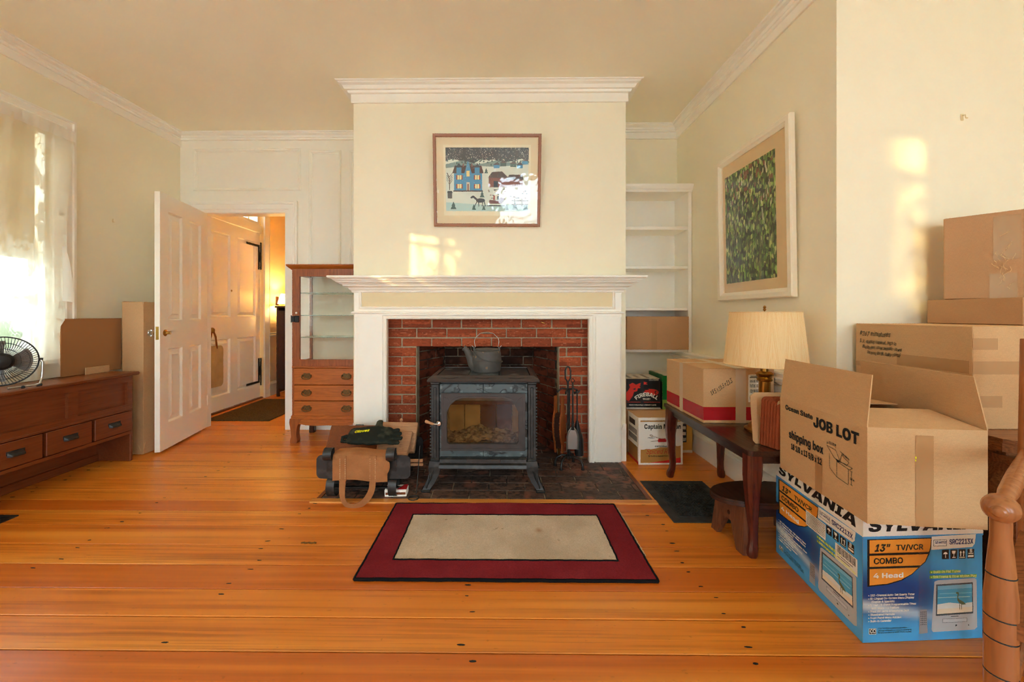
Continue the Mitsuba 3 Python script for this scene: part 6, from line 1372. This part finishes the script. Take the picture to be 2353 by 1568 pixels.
hills = [(0, .8)] + [(a / 12, .79 + .03 * math.sin(a * 1.3) + .02 * math.sin(a * 2.9)) for a in range(13)] + [(1, 0), (0, 0)]
pic = [(sbox(ix0, iy0, ix1, iy1), (232, 224, 196)), (QB(0, 0, 1, 1), DK), (QP(*hills), SN), (QP((0, .74), (.2, .8), (.4, .74), (.6, .8), (.85, .76), (1, .79), (1, .74), (.6, .70), (.3, .72), (0, .68)), (120, 150, 150)), (QP((0, 0), (1, 0), (1, .12), (.5, .1), (0, .14)), (176, 208, 206))]
for q in range(60): pic.append((QP(*[(x_ + a, y_ + b) for x_, y_ in [(rp.uniform(0, 1), rp.uniform(.72, .82))] for a, b in ((-.012, 0), (.012, 0), (0, .035))]), GN if q % 3 else DK))
pic += [(QB(.10, .32, .44, .60), BL), (QP((.08, .60), (.46, .60), (.43, .72), (.11, .72)), (74, 54, 60)), (QP((.22, .58), (.32, .58), (.27, .80)), BL), (QB(.13, .60, .19, .70), BL), (QP((.12, .69), (.20, .69), (.16, .76)), NV), (QB(.35, .60, .41, .70), BL), (QP((.34, .69), (.42, .69), (.38, .76)), NV), (QB(.205, .7, .22, .75), RD), (QB(.31, .7, .325, .75), RD), (QP((.09, .31), (.45, .31), (.45, .33), (.09, .33)), (70, 60, 66))]
for a, b in ((.14, .50), (.355, .50), (.14, .36), (.355, .36)): pic += [(QB(a, b, a + .05, b + .07), (232, 222, 170)), (QB(a - .014, b, a, b + .07), (150, 60, 56)), (QB(a + .05, b, a + .064, b + .07), (150, 60, 56)), (QB(a + .023, b, a + .027, b + .07), NV)]
pic += [(QB(.25, .33, .29, .46), (206, 200, 180)), (QB(.262, .33, .278, .43), RD), (QB(.25, .55, .29, .64), (226, 210, 150))]
pic += [(QB(.52, .38, .74, .53), RD), (QP((.51, .53), (.56, .62), (.68, .63), (.76, .53)), (84, 76, 80)), (QB(.74, .40, .93, .50), RD), (QP((.73, .50), (.77, .58), (.93, .58), (.94, .50)), (84, 76, 80)), (QB(.58, .38, .63, .48), NV)]
for a, b in ((.78, .70), (.86, .68), (.92, .74), (.58, .68), (.66, .71)): pic += [(QB(a, b, a + .07, b + .05), rp.choice([RD, BL, GN])), (QP((a - .01, b + .05), (a + .035, b + .09), (a + .08, b + .05)), (84, 76, 80))]
for a, b, h in ((.09, .03, .12), (.34, .02, .09), (.46, .02, .08), (.74, .02, .09), (.84, .02, .13), (.97, .02, .11), (.44, .22, .10), (.49, .60, .08)):
    pic += [(QP((a - h * .3, b), (a + h * .3, b), (a + h * .12, b + h * .45), (a + h * .2, b + h * .45), (a, b + h), (a - h * .2, b + h * .45), (a - h * .12, b + h * .45)), GN)]
tree_ = unary_union([stroke([(.045, .34), (.045, .50), (.02, .60)], .010)] + [stroke([(.045, .42 + q * .04), (.045 + s * .035, .50 + q * .035)], .006) for q in range(4) for s in (-1, 1)])
pic.append((affinity.translate(affinity.scale(tree_, QW, QH, origin=(0, 0)), qx0, qy0), (90, 88, 86)))
horse = unary_union([affinity.scale(Point(.42, .17).buffer(1), .055, .035), stroke([(.37, .19), (.33, .235), (.31, .215)], .028)] + [stroke([(a, .16), (b_, .08)], .010) for a, b_ in ((.38, .35), (.395, .40), (.45, .44), (.465, .48))])
pic.append((affinity.translate(affinity.scale(horse, QW, QH, origin=(0, 0)), qx0, qy0), DK))
pic += [(QP((.52, .12), (.68, .12), (.72, .2), (.66, .22), (.64, .17), (.53, .18)), (110, 66, 74)), (QB(.50, .08, .72, .095), DK), (QB(.575, .18, .595, .25), (150, 60, 60)), (QB(.625, .18, .645, .24), NV), (QB(.80, .10, 1, .115), (96, 84, 72)), (QB(.80, .16, 1, .175), (96, 84, 72)), (QB(.83, .08, .84, .2), (96, 84, 72)), (QB(.92, .08, .93, .2), (96, 84, 72)), (QB(.02, .2, .075, .3), (84, 88, 90)), (QP((.01, .29), (.085, .29), (.07, .32), (.025, .32)), DK)]
for q in range(26): 
    x_, y_ = rp.uniform(.47, .98), rp.uniform(.2, .37); pic.append((QB(x_, y_, x_ + .02, y_ + .012), rp.choice([DK, RD, NV])))
flk = []
for q in range(420):
    x_, y_ = rp.uniform(0, 1), (rp.uniform(.80, .99) if q < 320 else rp.uniform(.35, .8)); r_ = rp.choice([.0012, .0016, .0022, .003])
    flk.append(Point(qx0 + x_ * QW, qy0 + y_ * QH).buffer(r_ * (1 if q < 320 else .7), quad_segs=1))
pic.append((unary_union(flk), (226, 228, 220)))
deco(vp, 'print', pic, np.eye(4), 'print of a blue house, barns and a sleigh in snow', .0065)
gz_ = grid(lambda u, v: np.stack([.018 + u * (VW - .036), .018 + v * (VH - .036), .0165 + .0011 * (meshkit.fbm(np.stack([u * 26, v * 22, u * 0], 1), 2) - .5)], 1), 90, 76)
vp.part('glazing', gz_, 'm_glass', 'slightly rippled picture glass', smooth=True)
